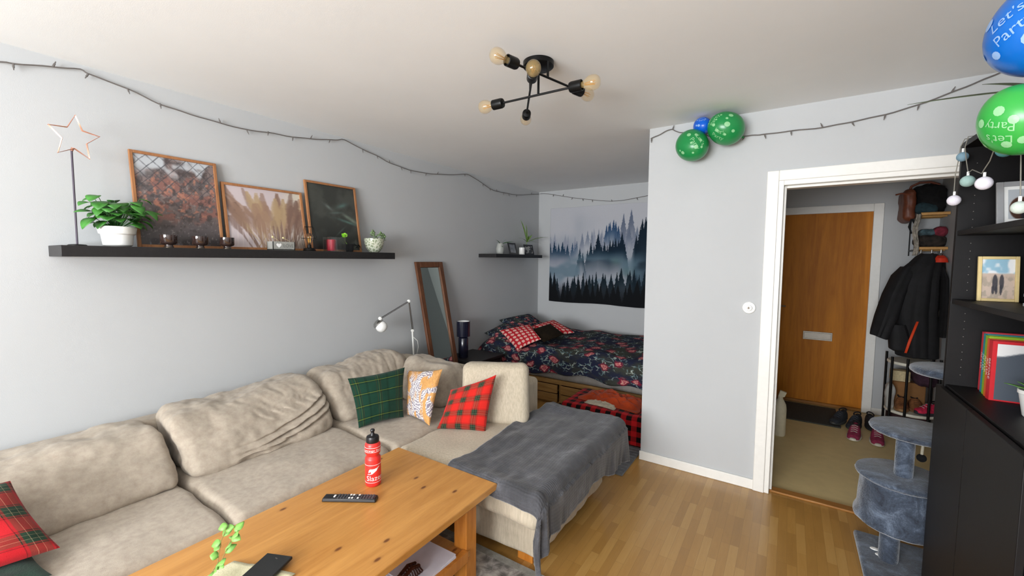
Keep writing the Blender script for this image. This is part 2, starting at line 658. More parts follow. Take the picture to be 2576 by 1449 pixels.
# door casing: two stepped boards each side and above
def casing(name, xl, xr, zt, y, w, d):
    m = MB()
    m.box((xl-w, y-d, 0), (xl, y+0.01, zt+w)).box((xr, y-d, 0), (xr+w, y+0.01, zt+w)).box((xl, y-d, zt), (xr, y+0.01, zt+w))
    return struct(m.build(name, m_trim, smooth=False, bevel=0.004))


casing('trim_1', 2.957, 3.833, 2.043, 3.178, 0.065, 0.018)
# lining of the opening with a rebate
m = MB()
m.box((2.945, 3.17, 0), (2.985, 3.30, 2.055)).box((3.805, 3.17, 0), (3.845, 3.30, 2.055)).box((2.985, 3.17, 2.015), (3.805, 3.30, 2.055))
m.box((2.985, 3.215, 0), (3.0, 3.29, 2.015)).box((3.79, 3.215, 0), (3.805, 3.29, 2.015)).box((3.0, 3.215, 2.0), (3.79, 3.29, 2.015))
struct(m.build('trim_2', m_trim, smooth=False, bevel=0.003))
struct(MB().box((2.985, 3.205, 0.0), (3.805, 3.27, 0.014)).build('trim_3', wood('threshold_oak', 'b07c40', '8a5a28', 0.4, 'X'), smooth=False, bevel=0.004))
casing('trim_4', 2.858, 3.712, 2.042, 5.5, 0.078, 0.02)
struct(MB().box((2.855, 5.49, 0.0), (3.715, 5.56, 0.03)).build('trim_5', wood('threshold_oak_b', 'a5702f', '7c4d1d', 0.4, 'X'), smooth=False, bevel=0.004))
slab('baseboard_partition', (2.128, 3.168, 0), (2.90, 3.182, 0.068), m_trim, 0.004)
slab('baseboard_left', (0.0, -2.9, 0), (0.014, 5.27, 0.068), m_trim, 0.004)
slab('baseboard_back', (0.014, 5.256, 0), (2.135, 5.27, 0.068), m_trim, 0.004)
slab('baseboard_hall', (3.79, 5.486, -0.004), (4.19, 5.5, 0.064), m_trim, 0.004)

# entrance door
d1 = struct(MB().box((2.853, 5.51, 0.03), (3.717, 5.555, 2.047)).build('door_1', m_door, smooth=False, bevel=0.003))
MB().box((3.19, 5.505, 0.70), (3.445, 5.516, 0.79)).box((3.20, 5.500, 0.712), (3.435, 5.506, 0.778)).build('letter_flap', plain('brushed_grey_metal', '8b857c', 0.4, 0.8), d1, False, 0.002)
m = MB()
m.lathe([(0.026, 0), (0.026, 0.01), (0.012, 0.014), (0.010, 0.045)], (2.915, 5.515, 1.05), 16, (0, -1, 0))
m.tube([(2.915, 5.475, 1.05), (2.95, 5.472, 1.05), (3.02, 5.472, 1.048)], 0.009, 8)
m.lathe([(0.024, 0), (0.024, 0.012), (0.016, 0.016)], (2.915, 5.515, 1.17), 16, (0, -1, 0))
m.lathe([(0.024, 0), (0.024, 0.012), (0.016, 0.016)], (2.915, 5.515, 0.9), 16, (0, -1, 0))
m.build('door_handle', m_chrome, d1)

# ------------------------------------------------------------------ sofa
sofa = thing('corner_sofa', 'large beige chenille corner sofa along the left wall', 'sofa', (0.6, 1.0, 0))
b = MB()
b.box((0.04, -0.75, 0.06), (1.1, 2.2, 0.26)).box((0.04, 1.9, 0.06), (1.12, 2.68, 0.26))
b.build('base', m_sofa, sofa, True, 0.02)
b = softbox([(0.9, 1.70, 0.055), (2.07, 1.70, 0.055), (2.07, 2.58, 0.055), (0.9, 2.58, 0.055), (0.9, 1.70, 0.27), (2.075, 1.70, 0.28), (2.075, 2.58, 0.28), (0.9, 2.58, 0.27)],
            0.025, 20, wr=0.012, wf=9, seed=4)
b.build('chaise_base', m_sofa_l, sofa)
b = softbox([(0.02, -0.75, 0.08), (0.2, -0.75, 0.08), (0.2, 2.70, 0.08), (0.02, 2.70, 0.08), (0.02, -0.75, 0.635), (0.17, -0.75, 0.635), (0.17, 2.70, 0.65), (0.02, 2.70, 0.65)],
            0.05, 20, wr=0.006, wf=4)
b.build('back_frame', m_sofa, sofa)
b = softbox([(0.06, 2.5, 0.08), (1.5, 2.5, 0.08), (1.5, 2.70, 0.08), (0.06, 2.70, 0.08), (0.06, 2.53, 0.65), (1.5, 2.53, 0.655), (1.5, 2.70, 0.655), (0.06, 2.70, 0.65)],
            0.035, 20, wr=0.004, wf=4)
b.build('back_frame', m_sofa_l, sofa)
for (x, y) in ((1.93, 1.74), (1.93, 2.45), (0.15, -0.6), (0.95, -0.6), (0.2, 2.5)):
    MB().box((x, y, 0.0), (x+0.09, y+0.07, 0.06)).build('foot', m_pinez, sofa, False, 0.003)


def seat(lo, hi, seed, mat_, r=0.045, top=0.0, bl=0.015, wr=0.010):
    (x0, y0, z0), (x1, y1, z1) = lo, hi
    c = [(x0, y0, z0), (x1, y0, z0), (x1, y1, z0), (x0, y1, z0), (x0, y0, z1), (x1, y0, z1), (x1, y1, z1+top), (x0, y1, z1+top)]
    return softbox(c, r, 18, (0, 0, bl), wr, 5, seed).build('seat_cushion', mat_, sofa)


seat((0.2, -0.72, 0.25), (1.14, 0.768, 0.425), 1, m_sofa)
seat((0.2, 0.775, 0.25), (1.14, 1.605, 0.43), 2, m_sofa)
seat((0.2, 1.612, 0.25), (1.16, 2.52, 0.43), 3, m_sofa)
seat((1.165, 1.60, 0.27), (2.13, 2.60, 0.44), 5, m_sofa_l, 0.05)


def crease(x, w):
    """sharp valley with a soft lip beside it"""
    return -math.exp(-(x/w)**2)+0.6*math.exp(-((x-1.8*w)/(1.6*w))**2)


def sag(depth, cx=0.5, ph=0.0):
    """pressed-in upper edge with short creases running down from it"""
    def f(a, b, g):
        a = max(0.0, a)
        k = math.exp(-((b-cx)/0.28)**2)
        cr = 0.0
        for i in range(8):
            wob = 0.05*noise.noise(Vector((i*3.1, g*4, 0)))
            line = (b-0.10-0.105*i-ph) + (1-g)*0.16 + wob
            ln = 0.35+0.4*abs(noise.noise(Vector((i*1.7+.3, 2, 1))))
            cr += crease(line, 0.014)*0.0045*max(0, min(1, (g-ln)/0.3))
        return Vector(((depth*0.9*k*(1-g)*0.5 + cr)*a, 0, -depth*k*g*0.5+cr*0.6*(g > 0.8)))
    return f


def swoop(a, b, g):
    """long curved folds where a slack cover slides down"""
    a = max(0.0, a)
    d = 0.0
    for i, (o, w, amp) in enumerate(((0.08, 0.035, 0.020), (0.20, 0.03, 0.022), (0.33, 0.03, 0.016))):
        line = g - (o + 0.62*max(0, b-0.30)**1.5) - 0.02*noise.noise(Vector((b*5, i, 0)))
        d += crease(line, w)*amp*max(0, min(1, (b-0.15)*2.0))
    for i in range(6):
        line = (b-0.36-0.085*i) - (1-g)*0.45 + 0.04*noise.noise(Vector((i*2.2, g*4, 3)))
        d += crease(line, 0.013)*0.009*max(0, min(1, (g-0.55)*4))
    return Vector((d*a, 0, -0.03*math.sin(PI*max(0, min(1, b)))*g))


def back_cushion(c, seed, mat_=None, r=0.07, bulge=(0.05, 0, 0.02), wr=0.018, fold=None, wf=6, n=30):
    return softbox(c, r, n, bulge, wr, wf, seed, fold).build('back_cushion', mat_ or m_sofa, sofa)


back_cushion([(0.2, -0.62, 0.42), (0.66, -0.62, 0.43), (0.66, 0.765, 0.43), (0.2, 0.765, 0.42), (0.13, -0.62, 0.655), (0.40, -0.62, 0.655), (0.40, 0.76, 0.665), (0.13, 0.76, 0.665)], 11, r=0.06, fold=sag(0.03, 0.5), n=70)
back_cushion([(0.2, 0.79, 0.42), (0.68, 0.79, 0.43), (0.66, 1.60, 0.43), (0.2, 1.60, 0.42), (0.12, 0.78, 0.71), (0.42, 0.78, 0.70), (0.42, 1.60, 0.73), (0.12, 1.60, 0.74)], 12, r=0.075, fold=swoop, n=70)
back_cushion([(0.2, 1.62, 0.42), (0.62, 1.62, 0.43), (0.60, 2.32, 0.43), (0.2, 2.32, 0.42), (0.14, 1.62, 0.73), (0.42, 1.62, 0.725), (0.42, 2.40, 0.76), (0.14, 2.40, 0.77)], 13, r=0.09, fold=sag(0.03, 0.3, 0.1), n=60)
back_cushion([(0.46, 2.16, 0.43), (0.99, 2.20, 0.43), (0.99, 2.5, 0.43), (0.46, 2.5, 0.43), (0.47, 2.30, 0.755), (0.95, 2.32, 0.715), (0.95, 2.52, 0.70), (0.47, 2.52, 0.75)], 14, m_sofa, 0.08, (0, 0.03, 0.0))
back_cushion([(1.27, 2.06, 0.44), (1.66, 2.29, 0.44), (1.58, 2.43, 0.44), (1.19, 2.22, 0.44), (1.16, 2.20, 0.815), (1.575, 2.415, 0.825), (1.50, 2.55, 0.80), (1.09, 2.35, 0.79)], 15, m_sofa_l, 0.055, (0, 0.015, 0), 0.004)

# ------------------------------------------------------------------ scatter cushions
G0, G1, G2, G3 = '1f4a35', '173527', '7d8a2c', '5b4a22'
m_gtart = sett('green_tartan', [(0, '173a2c'), (0.10, '3f331c'), (0.13, '173a2c'), (0.22, '5f6a34'), (0.245, '10281c'), (0.30, '3f331c'), (0.33, '173a2c'), (0.62, '10281c'), (0.72, '173a2c')],
               [(0, '173a2c'), (0.40, '10281c'), (0.53, '7f8e30'), (0.575, '10281c'), (0.66, '173a2c')], 2.6, 4.1)
cu = pillow((0.64, 1.665, 0.742), (0.79, 2.02, 0.765), (0.875, 1.93, 0.45), (0.775, 1.645, 0.445), (0.75, -0.35, 0.35), 0.065, pull=0.06, seed=2).build('cushion', m_gtart, loc=(0.77, 1.8, 0.44))
tag(cu, 'green tartan scatter cushion leaning in the sofa corner', 'cushion')
s = NT('orange_lilac_print')
v = s.coord('UV', (3.0, 1.6, 1), rot=(0, 0, 0.5))
n1 = s.noise(v, 1.1, 2, 0.5, 1.2)
n2 = s.noise(v, 14, 4, 0.7, 0.5)
vo = s.n('ShaderNodeTexWave', {'wave_type': 'RINGS', 'rings_direction': 'SPHERICAL'}, Scale=6.0, Distortion=9.0, Detail=3.0, Detail_Scale=2.0)
s.set(vo.inputs['Vector'], s.coord('UV', (1, 1, 1), loc=(-0.55, -0.62, 0)))
f1 = s.ramp(n1, [(0.46, (0, 0, 0)), (0.52, (1, 1, 1))])
lil = s.ramp(s.math('MULTIPLY', s.math('ADD', n2, vo.outputs['Fac']), 0.5), [(0.3, hexc('8a8290')), (0.5, hexc('b5aeb4')), (0.62, hexc('ece6e0'))])
org = s.ramp(n2, [(0.3, hexc('b98a52')), (0.6, hexc('dda566'))])
col = s.mix(f1, lil, org)
s.bump(n2, 0.3, 0.003)
m_print = s.out(col, 0.8, 0, 0.2)
cu = pillow((0.72, 2.10, 0.715), (1.03, 2.15, 0.76), (1.13, 1.92, 0.45), (0.845, 1.985, 0.445), (0.35, -0.8, 0.45), 0.06, pull=0.07, seed=5).build('cushion', m_print, loc=(0.95, 2.0, 0.44))
tag(cu, 'orange and lilac leaf-print scatter cushion beside the green tartan one', 'cushion')
RW = [(0, 'd62a22'), (0.28, '241a18'), (0.30, 'bc2822'), (0.35, '2a4030'), (0.46, 'a39272'), (0.47, '1e3426'), (0.59, 'a39272'), (0.60, '2a4030'), (0.71, 'bc2822'), (0.76, '241a18'), (0.78, 'd62a22')]
m_rtart = sett('red_tartan', RW, RW, 3.3, 3.6, offs=(0.02, 0.1))
cu = pillow((1.17, 2.08, 0.655), (1.475, 2.18, 0.785), (1.49, 2.045, 0.445), (1.19, 1.925, 0.445), (0.30, -0.75, 0.45), 0.065, pull=0.06, seed=9).build('cushion', m_rtart, loc=(1.33, 2.05, 0.44))
tag(cu, 'bright red tartan scatter cushion propped on the squared pale back cushion', 'cushion')
cu = pillow((0.50, -0.22, 0.70), (0.62, 0.23, 0.685), (0.90, 0.305, 0.49), (0.82, -0.10, 0.47), (0.75, 0.1, 0.6), 0.075, pull=0.05, seed=3).build('cushion', sett('red_tartan_dark', [(p, {'d62a22': 'b81f26', 'bc2822': '9e2226'}.get(c, c)) for p, c in RW], [(p, {'d62a22': 'b81f26', 'bc2822': '9e2226'}.get(c, c)) for p, c in RW], 2.8, 2.8), loc=(0.72, 0.1, 0.47))
tag(cu, 'red tartan cushion at the near left end of the sofa', 'cushion')
cu = pillow((0.55, -0.25, 0.455), (0.62, 0.26, 0.47), (0.99, 0.27, 0.45), (0.95, -0.3, 0.45), (0.1, 0.05, 1), 0.03, pull=0.07, seed=6).build('cushion', fabric('bottle_green_velvet', '1d3a2c', '10221a', 0.9, 12, 900, 0.3), loc=(0.78, 0.0, 0.44))
tag(cu, 'dark green cushion lying flat beneath the red tartan cushion', 'cushion')

# ------------------------------------------------------------------ grey throw over the chaise
s = NT('grey_plush_throw')
v = s.coord('UV', (1, 1, 1))
uv = s.n('ShaderNodeSeparateXYZ', i0=v)
cord = s.math('SINE', s.math('MULTIPLY', uv.outputs[0], 520.0))
cord2 = s.math('SINE', s.math('MULTIPLY', uv.outputs[1], 300.0))
h = s.math('ADD', s.math('MULTIPLY', cord, 0.5), s.math('MULTIPLY', cord2, 0.2))
nz = s.noise(s.coord('Object'), 7, 6, 0.7)
nf = s.noise(s.coord('Object'), 300, 2)
f = s.math('ADD', s.math('MULTIPLY', nz, 0.8), s.math('MULTIPLY', nf, 0.2))
col = s.ramp(f, [(0.42, hexc('434346')), (0.56, hexc('525256')), (0.72, hexc('77777d'))])
s.bump(h, 0.32, 0.005)
m_throw = s.out(col, 0.9, 0, 0.15, Sheen_Weight=0.35, Sheen_Roughness=0.4)


def throw_point(a, b):
    # a: along x (0 left edge .. 1 right hem), b: along y (0 front hem .. 1 back)
    ln_y = 1.20
    y = 1.575 - 0.06 + ln_y*b
    hemz = 0.285 + 0.008*math.sin(b*23) - 0.075*max(0.0, min(1.0, (b-0.52)/0.2)) - 0.13*max(0.0, 1-b/0.09)**0.4
    x = 1.60 + 0.02*math.sin(b*7) + a*(0.51 + 0.0785 + 0.41 - hemz)
    xe, yf = 2.11, 1.60
    dx, dy = max(0, x-xe), max(0, yf-y)
    wr = 0.010*fbm((x*5, y*5, 1), 3) + 0.006*fbm((x*14, y*3, 4), 2)
    z = 0.462 + wr + 0.012*math.exp(-((a)/0.05)**2) + 0.01*math.exp(-((b-0.06)/0.04)**2)
    # rounded shoulder on the right then fall
    rr = 0.05
    px, pz = x, z
    if dx > 0:
        arc = min(dx, rr*PI/2)
        an = arc/rr
        px = xe + rr*math.sin(an)
        pz = z - rr*(1-math.cos(an))
        if dx > rr*PI/2:
            q = dx - rr*PI/2
            pz -= q
            k = min(1, q/0.22)
            k = k*k*(3-2*k)
            px += k*(0.030*noise.noise(Vector((y*7.5, q*1.5, 3)))+0.014*noise.noise(Vector((y*19+q*3, 0, 7))))+0.03*q+0.012
    py = y
    if dy > 0:
        arc = min(dy, 0.04*PI/2)
        an = arc/0.04
        py = yf - 0.04*math.sin(an)
        pz -= 0.04*(1-math.cos(an))
        if dy > 0.04*PI/2:
            pz -= dy - 0.04*PI/2
    # front right corner: the tail hangs loose, falling lower
    if dx > rr*PI/2 and b < 0.09:
        t = (0.09-b)/0.09
        py -= 0.02*t
        px -= 0.03*t*min(1, dx/0.2)
        px += 0.018*math.sin(b*120)*min(1, dx/0.2)
    # bunched up ridge at the rear left
    bump_ = math.exp(-((x-1.70)/0.10)**2-((y-2.62)/0.05)**2)
    pz += 0.035*bump_
    pz = max(pz, 0.02)
    return Vector((px, py, pz))


m = MB()
na, nb = 90, 110
m.grid([[throw_point(i/na, j/nb) for j in range(nb+1)] for i in range(na+1)], [[(j/nb*1.2, i/na*1.0) for j in range(nb+1)] for i in range(na+1)])
th = m.build('throw_blanket', m_throw, loc=(1.85, 2.1, 0.44), solid=0.012)
tag(th, 'charcoal grey ribbed plush throw draped over the chaise end', 'blanket')

# ------------------------------------------------------------------ coffee table
tb = thing('coffee_table', 'long honey-coloured pine coffee table in front of the sofa', 'table', (1.58, 0.7, 0))
MB().box((1.236, 0.05, 0.44), (1.921, 1.569, 0.47)).build('tabletop', m_pine, tb, True, 0.004)
for (x, y) in ((1.275, 1.455), (1.78, 1.42), (1.275, 0.12), (1.80, 0.12)):
    MB().box((x, y, 0.012), (x+0.075, y+0.075, 0.44)).build('leg', m_pinez, tb, True, 0.004)
MB().box((1.29, 0.2, 0.375), (1.31, 1.45, 0.44)).box((1.845, 0.2, 0.41), (1.862, 1.45, 0.44)).box((1.35, 1.50, 0.375), (1.78, 1.52, 0.44)).build('apron', m_pinez, tb, True, 0.002)
MB().box((1.30, 0.15, 0.165), (1.862, 1.44, 0.19)).build('lower_shelf', m_pine, tb, True, 0.003)
MB().box((1.835, 0.15, 0.15), (1.868, 1.42, 0.20)).build('shelf_rail', m_pinez, tb, True, 0.003)

# water bottle
m_red = plain('red_plastic', 'e8342e', 0.35, var=0.03)
m_print_w = plain('white_print', 'f4efec', 0.5, var=0.01)
bt = thing('water_bottle', 'red squeeze water bottle with black lid on the coffee table', 'bottle', (1.44, 1.235, 0.47))
BC = Vector((1.44, 1.235, 0.47))
prof = [(0.030, 0), (0.0345, 0.004), (0.036, 0.012), (0.036, 0.125), (0.0345, 0.134), (0.030, 0.139), (0.0285, 0.143), (0.030, 0.148), (0.0345, 0.156), (0.036, 0.165), (0.036, 0.188), (0.0345, 0.198), (0.029, 0.206), (0.027, 0.208)]
MB().lathe(prof, BC, 40).build('bottle_body', m_red, bt)
MB().lathe([(0.0285, 0.205), (0.0295, 0.208), (0.0295, 0.226), (0.027, 0.233), (0.014, 0.237), (0.013, 0.2375)], BC, 32).build('lid', m_blackp, bt)
MB().lathe([(0.012, 0.236), (0.009, 0.243), (0.0075, 0.252), (0.010, 0.256), (0.0105, 0.262), (0.008, 0.266), (0.004, 0.267)], BC, 20).build('nozzle', m_blackp, bt)
BYAW = math.atan2(0.0-1.235, 3.034-1.44)   # towards the room


def on_cyl(m, vs, fs, r, z, ang, c=BC, sx=1.0):
    out = []
    for p in vs:
        a = ang + p.x*sx/r
        out.append(c + Vector(((r+0.0006)*math.cos(a), (r+0.0006)*math.sin(a), z+p.y)))
    m.add(out, fs)


m = MB()
vs, fs = text_mesh('Slazenger', 0.034)
xm = min(p.x for p in vs)
vs = [Vector((p.x-xm-0.031, p.y, 0)) for p in vs]
keep = [f for f in fs if all(vs[i].x < 0.075 for i in f)]
on_cyl(m, vs, keep, 0.036, 0.043, BYAW)
m.fl = [1]
m.build('lettering', m_print_w, bt, False)
m = MB()
# leaping emblem: a crescent head with a tapering body
em = []
top = [(-0.020, 0.058), (-0.021, 0.066), (-0.018, 0.074), (-0.012, 0.078), (-0.004, 0.0775), (0.006, 0.078), (0.018, 0.081), (0.030, 0.087)]
bot = [(-0.020, 0.058), (-0.016, 0.063), (-0.012, 0.066), (-0.009, 0.062), (-0.010, 0.057), (0.004, 0.060), (0.016, 0.068), (0.030, 0.085)]
tp = [Vector((x, y, 0)) for x, y in top]
bo = [Vector((x, y, 0)) for x, y in bot]
on_cyl(m, tp+bo, [(i, i+1, 9+i, 8+i) for i in range(7)], 0.036, 0.011, BYAW)
t2 = [Vector((x, y, 0)) for x, y in ((-0.026, 0.0535), (-0.016, 0.0545), (-0.006, 0.058), (0.004, 0.066), (-0.026, 0.0515), (-0.016, 0.0515), (-0.004, 0.054), (0.008, 0.063))]
on_cyl(m, t2, [(i, i+1, 5+i, 4+i) for i in range(3)], 0.036, 0.011, BYAW)
m.fl = [1]
m.build('emblem', m_print_w, bt, False)
m = MB()
vs, fs = text_mesh('Lawrenger Slazeng', 0.0125)
on_cyl(m, vs, fs, 0.0362, 0.176, BYAW+0.1)
m.fl = [1]
m.build('lettering', m_print_w, bt, False)
m = MB()
for z in (0.022, 0.105, 0.1665, 0.1865):
    MB().lathe([(0.0363, z), (0.0365, z+0.0004), (0.0365, z+0.0014), (0.0363, z+0.0018)], BC, 40).build('stripe', m_print_w, bt, False)

# remote control
R0, R1 = Vector((1.368, 1.026, 0.47)), Vector((1.569, 1.155, 0.47))
dv = (R1-R0).normalized()
sv = Vector((-dv.y, dv.x, 0))
rc = thing('remote_control', 'black television remote lying beside the red bottle', 'remote control', R0)
w_ = 0.021
def rp(t, k, z): return R0 + dv*t + sv*k + Vector((0, 0, z))
L_ = (R1-R0).length
m = MB().hexa([rp(0, -w_, .002), rp(L_, -w_, .002), rp(L_, w_, .002), rp(0, w_, .002), rp(0.004, -w_+.002, .018), rp(L_-.004, -w_+.002, .018), rp(L_-.004, w_-.002, .018), rp(0.004, w_-.002, .018)])
m.build('casing', m_blackp, rc, True, 0.004)
m_btn = plain('grey_button', '4a4a4e', 0.5)
for i in range(13):
    for k in (-1, 0, 1):
        t = 0.07 + i*0.0125
        if t < L_-0.012:
            c = rp(t, k*0.012, 0.018)
            big = (i in (4, 5, 7)) and k != 0
            MB().hexa([c+dv*a*0.004+sv*bb*0.0042+Vector((0, 0, z)) for z in (0, 0.0018) for a, bb in ((-1, -1), (1, -1), (1, 1), (-1, 1))]).build('button', m_wplastic if big else m_btn, rc, False)
c = rp(0.052, 0, 0.018)
MB().hexa([c+dv*a*0.004+sv*bb*0.008+Vector((0, 0, z)) for z in (0, 0.0018) for a, bb in ((-1, -1), (1, -1), (1, 1), (-1, 1))]).build('power_button', m_white, rc, False)

# pale cloth, notebook and sprig at the near end of the table
def cloth(fn, n1, n2, name, mt, loc, solid=0.004):
    m = MB()
    m.grid([[fn(i/n1, j/n2) for j in range(n2+1)] for i in range(n1+1)])
    return m.build(name, mt, loc=loc, solid=solid)


tag(cloth(lambda a, b: Vector((1.475+0.235*a+0.01*math.sin(b*5), 0.30+0.33*b+0.085*a*b, 0.475+0.006*max(0, fbm((a*4, b*4, 1), 2)))), 24, 24, 'table_cloth',
          fabric('pale_green_linen', 'e2dab8', 'c5bf98', 0.9, 10, 800, 0.3), (1.55, 0.5, 0.47)), 'crumpled pale green cloth at the near end of the table', 'cloth')
N = [Vector((1.614, 0.535, 0)), Vector((1.704, 0.575, 0)), Vector((1.634, 0.743, 0)), Vector((1.544, 0.703, 0))]
nb_ = MB().hexa([p+Vector((0, 0, 0.484)) for p in N]+[p+Vector((0, 0, 0.494)) for p in N]).build('notebook', plain('black_card', '1f2122', 0.5, var=0.1, bump=0.1), bevel=0.002, loc=(1.62, 0.64, 0.484))
tag(nb_, 'black notebook on the pale cloth at the near end of the table', 'notebook')
MB().box((1.592, 0.704, 0.494), (1.604, 0.708, 0.4944)).build('logo', m_chrome, nb_, False)
vs_ = thing('sprig_vase', 'small glass with a leafy green sprig standing on the table', 'plant', (1.548, 0.485, 0.48))
MB().lathe([(0.018, 0), (0.02, 0.002), (0.02, 0.04), (0.0185, 0.04), (0.0185, 0.004)], (1.548, 0.485, 0.48), 20).build('glass', m_clear, vs_)
m = MB()
stems = [[(1.548, 0.485, 0.485), (1.545, 0.55, 0.55), (1.535, 0.565, 0.61), (1.552, 0.58, 0.665)], [(1.548, 0.485, 0.485), (1.552, 0.56, 0.56), (1.562, 0.585, 0.62), (1.575, 0.592, 0.645)]]
for st in stems:
    m.tube(st, 0.0013, 6)
m.build('stem', m_stem, vs_)
lf = MB()
random.seed(5)
for st in stems:
    for i in range(1, 4):
        a, b_ = Vector(st[i-1]), Vector(st[i])
        for t in (0.35, 0.7, 1.0):
            p = a.lerp(b_, t)
            an = random.uniform(0, 2*PI)
            d = Vector((math.cos(an)*0.8+0.2, math.sin(an)*0.8-0.2, random.uniform(-0.2, 0.6)))
            leafmesh(lf, p, d, (0.4, -0.5, 0.7), random.uniform(0.028, 0.042), 0.0125, 0.25)
lf.build('leaves', m_leafp, vs_, solid=0.0006)

# on the lower shelf
pp = MB()
for i in range(7):
    a = random.uniform(-0.04, 0.04)
    pp.box((1.62+0.004*i, 1.10+0.003*i, 0.1905+i*0.003), (1.845, 1.36, 0.193+i*0.003), a)
pf = pp.build('paper_stack', plain('white_paper', 'd9d6e0', 0.8, var=0.04), smooth=False, loc=(1.73, 1.2, 0.1905))
tag(pf, 'stack of loose white papers on the lower shelf of the table', 'paper')
hc = thing('hair_claw', 'brown tortoiseshell hair claw lying on the white papers', 'hair clip', (1.775, 1.15, 0.212))
m_tort = plain('tortoiseshell', '3a1a10', 0.25, var=0.5, nscale=60)
for sg in (-1, 1):
    m = MB()
    for i in range(8):
        t = (i/7-0.5)*0.08
        P = [(1.775+sg*0.004, 1.15+t, 0.255-abs(t)*0.2), (1.775+sg*0.022, 1.15+t, 0.244-abs(t)*0.2), (1.775+sg*0.030, 1.15+t*1.1, 0.226), (1.775+sg*0.022, 1.15+t*1.15, 0.214)]
        m.tube(P, 0.0035, 6)
    m.tube([(1.775+sg*0.012, 1.108, 0.241), (1.775+sg*0.012, 1.15, 0.256), (1.775+sg*0.012, 1.192, 0.241)], 0.008, 8)
    m.build('claw_half', m_tort, hc)

# rug under the table
s = NT('grey_vintage_rug')
v = s.coord()
n1 = s.noise(v, 16, 6, 0.7, 1.0)
vo = s.n('ShaderNodeTexVoronoi', Scale=18.0)
s.set(vo.inputs['Vector'], v)
f = s.math('ADD', s.math('MULTIPLY', n1, 0.7), s.math('MULTIPLY', vo.outputs[0], 0.35))
col = s.ramp(f, [(0.36, hexc('4c4845')), (0.48, hexc('77726e')), (0.6, hexc('a49e98')), (0.7, hexc('c0bab3'))])
s.bump(s.noise(v, 500, 2), 0.4, 0.003)
m_rug = s.out(col, 0.95)
rg = MB().box((1.14, -0.7, 0.0005), (2.12, 1.655, 0.011)).build('area_rug', m_rug, smooth=False, loc=(1.5, 0.5, 0))
tag(rg, 'faded grey patterned rug with plain border under the coffee table', 'rug')
MB().box((1.14, 1.655, 0.0005), (2.15, 1.695, 0.0112)).box((2.12, -0.7, 0.0005), (2.15, 1.655, 0.0112)).build('border', fabric('grey_rug_border', '9a988f', '7c7a73', 0.95, 30), rg, False)

# ------------------------------------------------------------------ long shelf and what stands on it
sh = MB().box((0.0, 0.461, 1.53), (0.253, 2.409, 1.583)).build('floating_shelf', m_black, smooth=False, bevel=0.002, loc=(0, 1.43, 1.53))
tag(sh, 'long black floating shelf on the left wall above the sofa', 'shelf')
ZS = 1.583

st = thing('star_ornament', 'copper wire star on a tall dark pole at the left end of the long shelf', 'ornament', (0.12, 0.54, ZS))
MB().lathe([(0.035, 0), (0.035, 0.004), (0.03, 0.007), (0.004, 0.009)], (0.12, 0.54, ZS), 28).build('base', m_blackm, st)
MB().tube([(0.12, 0.54, ZS+0.005), (0.12, 0.54, 2.045)], 0.0042, 8).build('pole', plain('violet_grey_pole', '4b4250', 0.5), st)
cy, cz, q = 0.553, 2.105, []
for i in range(10):
    a = math.radians(94+36*i)
    R_ = 0.108 if i % 2 == 0 else 0.052
    q.append((0.12, cy-R_*math.cos(a)*0.85, cz+R_*math.sin(a)))
m = MB()
for off in (-0.006, 0.006):
    m.tube([(p[0]+off, p[1], p[2]) for p in q], 0.0022, 6, closed=True)
for p in q:
    m.tube([(p[0]-0.006, p[1], p[2]), (p[0]+0.006, p[1], p[2])], 0.0018, 6)
m.tube([(0.12, 0.54, 2.04), (0.12, 0.545, 2.055)], 0.006, 8)
m.build('star', m_copper, st)

pt = thing('potted_plant', 'leafy green plant in a white ridged pot on the long shelf', 'plant', (0.14, 0.685, ZS))
PC = Vector((0.14, 0.685, ZS))
MB().lathe([(0.048, 0), (0.058, 0.008), (0.064, 0.06), (0.072, 0.066), (0.078, 0.098), (0.074, 0.102), (0.070, 0.098), (0.062, 0.06)], PC, 36).build('pot', m_white, pt)
MB().lathe([(0.0001, 0.085), (0.070, 0.085), (0.070, 0.083)], PC, 24).build('soil', m_soil, pt)
lf, stm = MB(), MB()
random.seed(11)
tips = []
for i in range(64):
    an = i*2.4
    el = random.uniform(-0.15, 1.2)
    rad = random.uniform(0.03, 0.10)
    if i in (3, 8): rad = 0.13
    p = PC+Vector((math.cos(an)*rad*0.7+0.015, math.sin(an)*rad, 0.105+0.115*max(0, math.sin(el))+random.uniform(0, 0.05)))
    stm.tube([PC+Vector((0, 0, 0.085)), (PC+p)/2+Vector((0, 0, 0.04)), p], 0.0016, 5)
    d = Vector((math.cos(an)+0.3, math.sin(an), random.uniform(-0.5, 0.2)))
    leafmesh(lf, p, d, (0.5*math.cos(an)+0.3, 0.5*math.sin(an)-0.1, 0.9), random.uniform(0.055, 0.08), random.uniform(0.024, 0.034), 0.45)
for (ty, tz, dy) in ((0.59, 1.755, -1), (0.79, 1.76, 1), (0.81, 1.768, 1)):
    leafmesh(lf, (0.15, ty, tz), (0.2, dy, 0.05), (0.4, 0, 1), 0.065, 0.018, 0.25)
    stm.tube([PC+Vector((0, 0, 0.09)), (0.15, (ty+0.685)/2, tz+0.01), (0.15, ty, tz)], 0.0016, 5)
stm.build('stems', m_leafd, pt)
lf.build('leaves', m_leaf, pt, solid=0.0008)


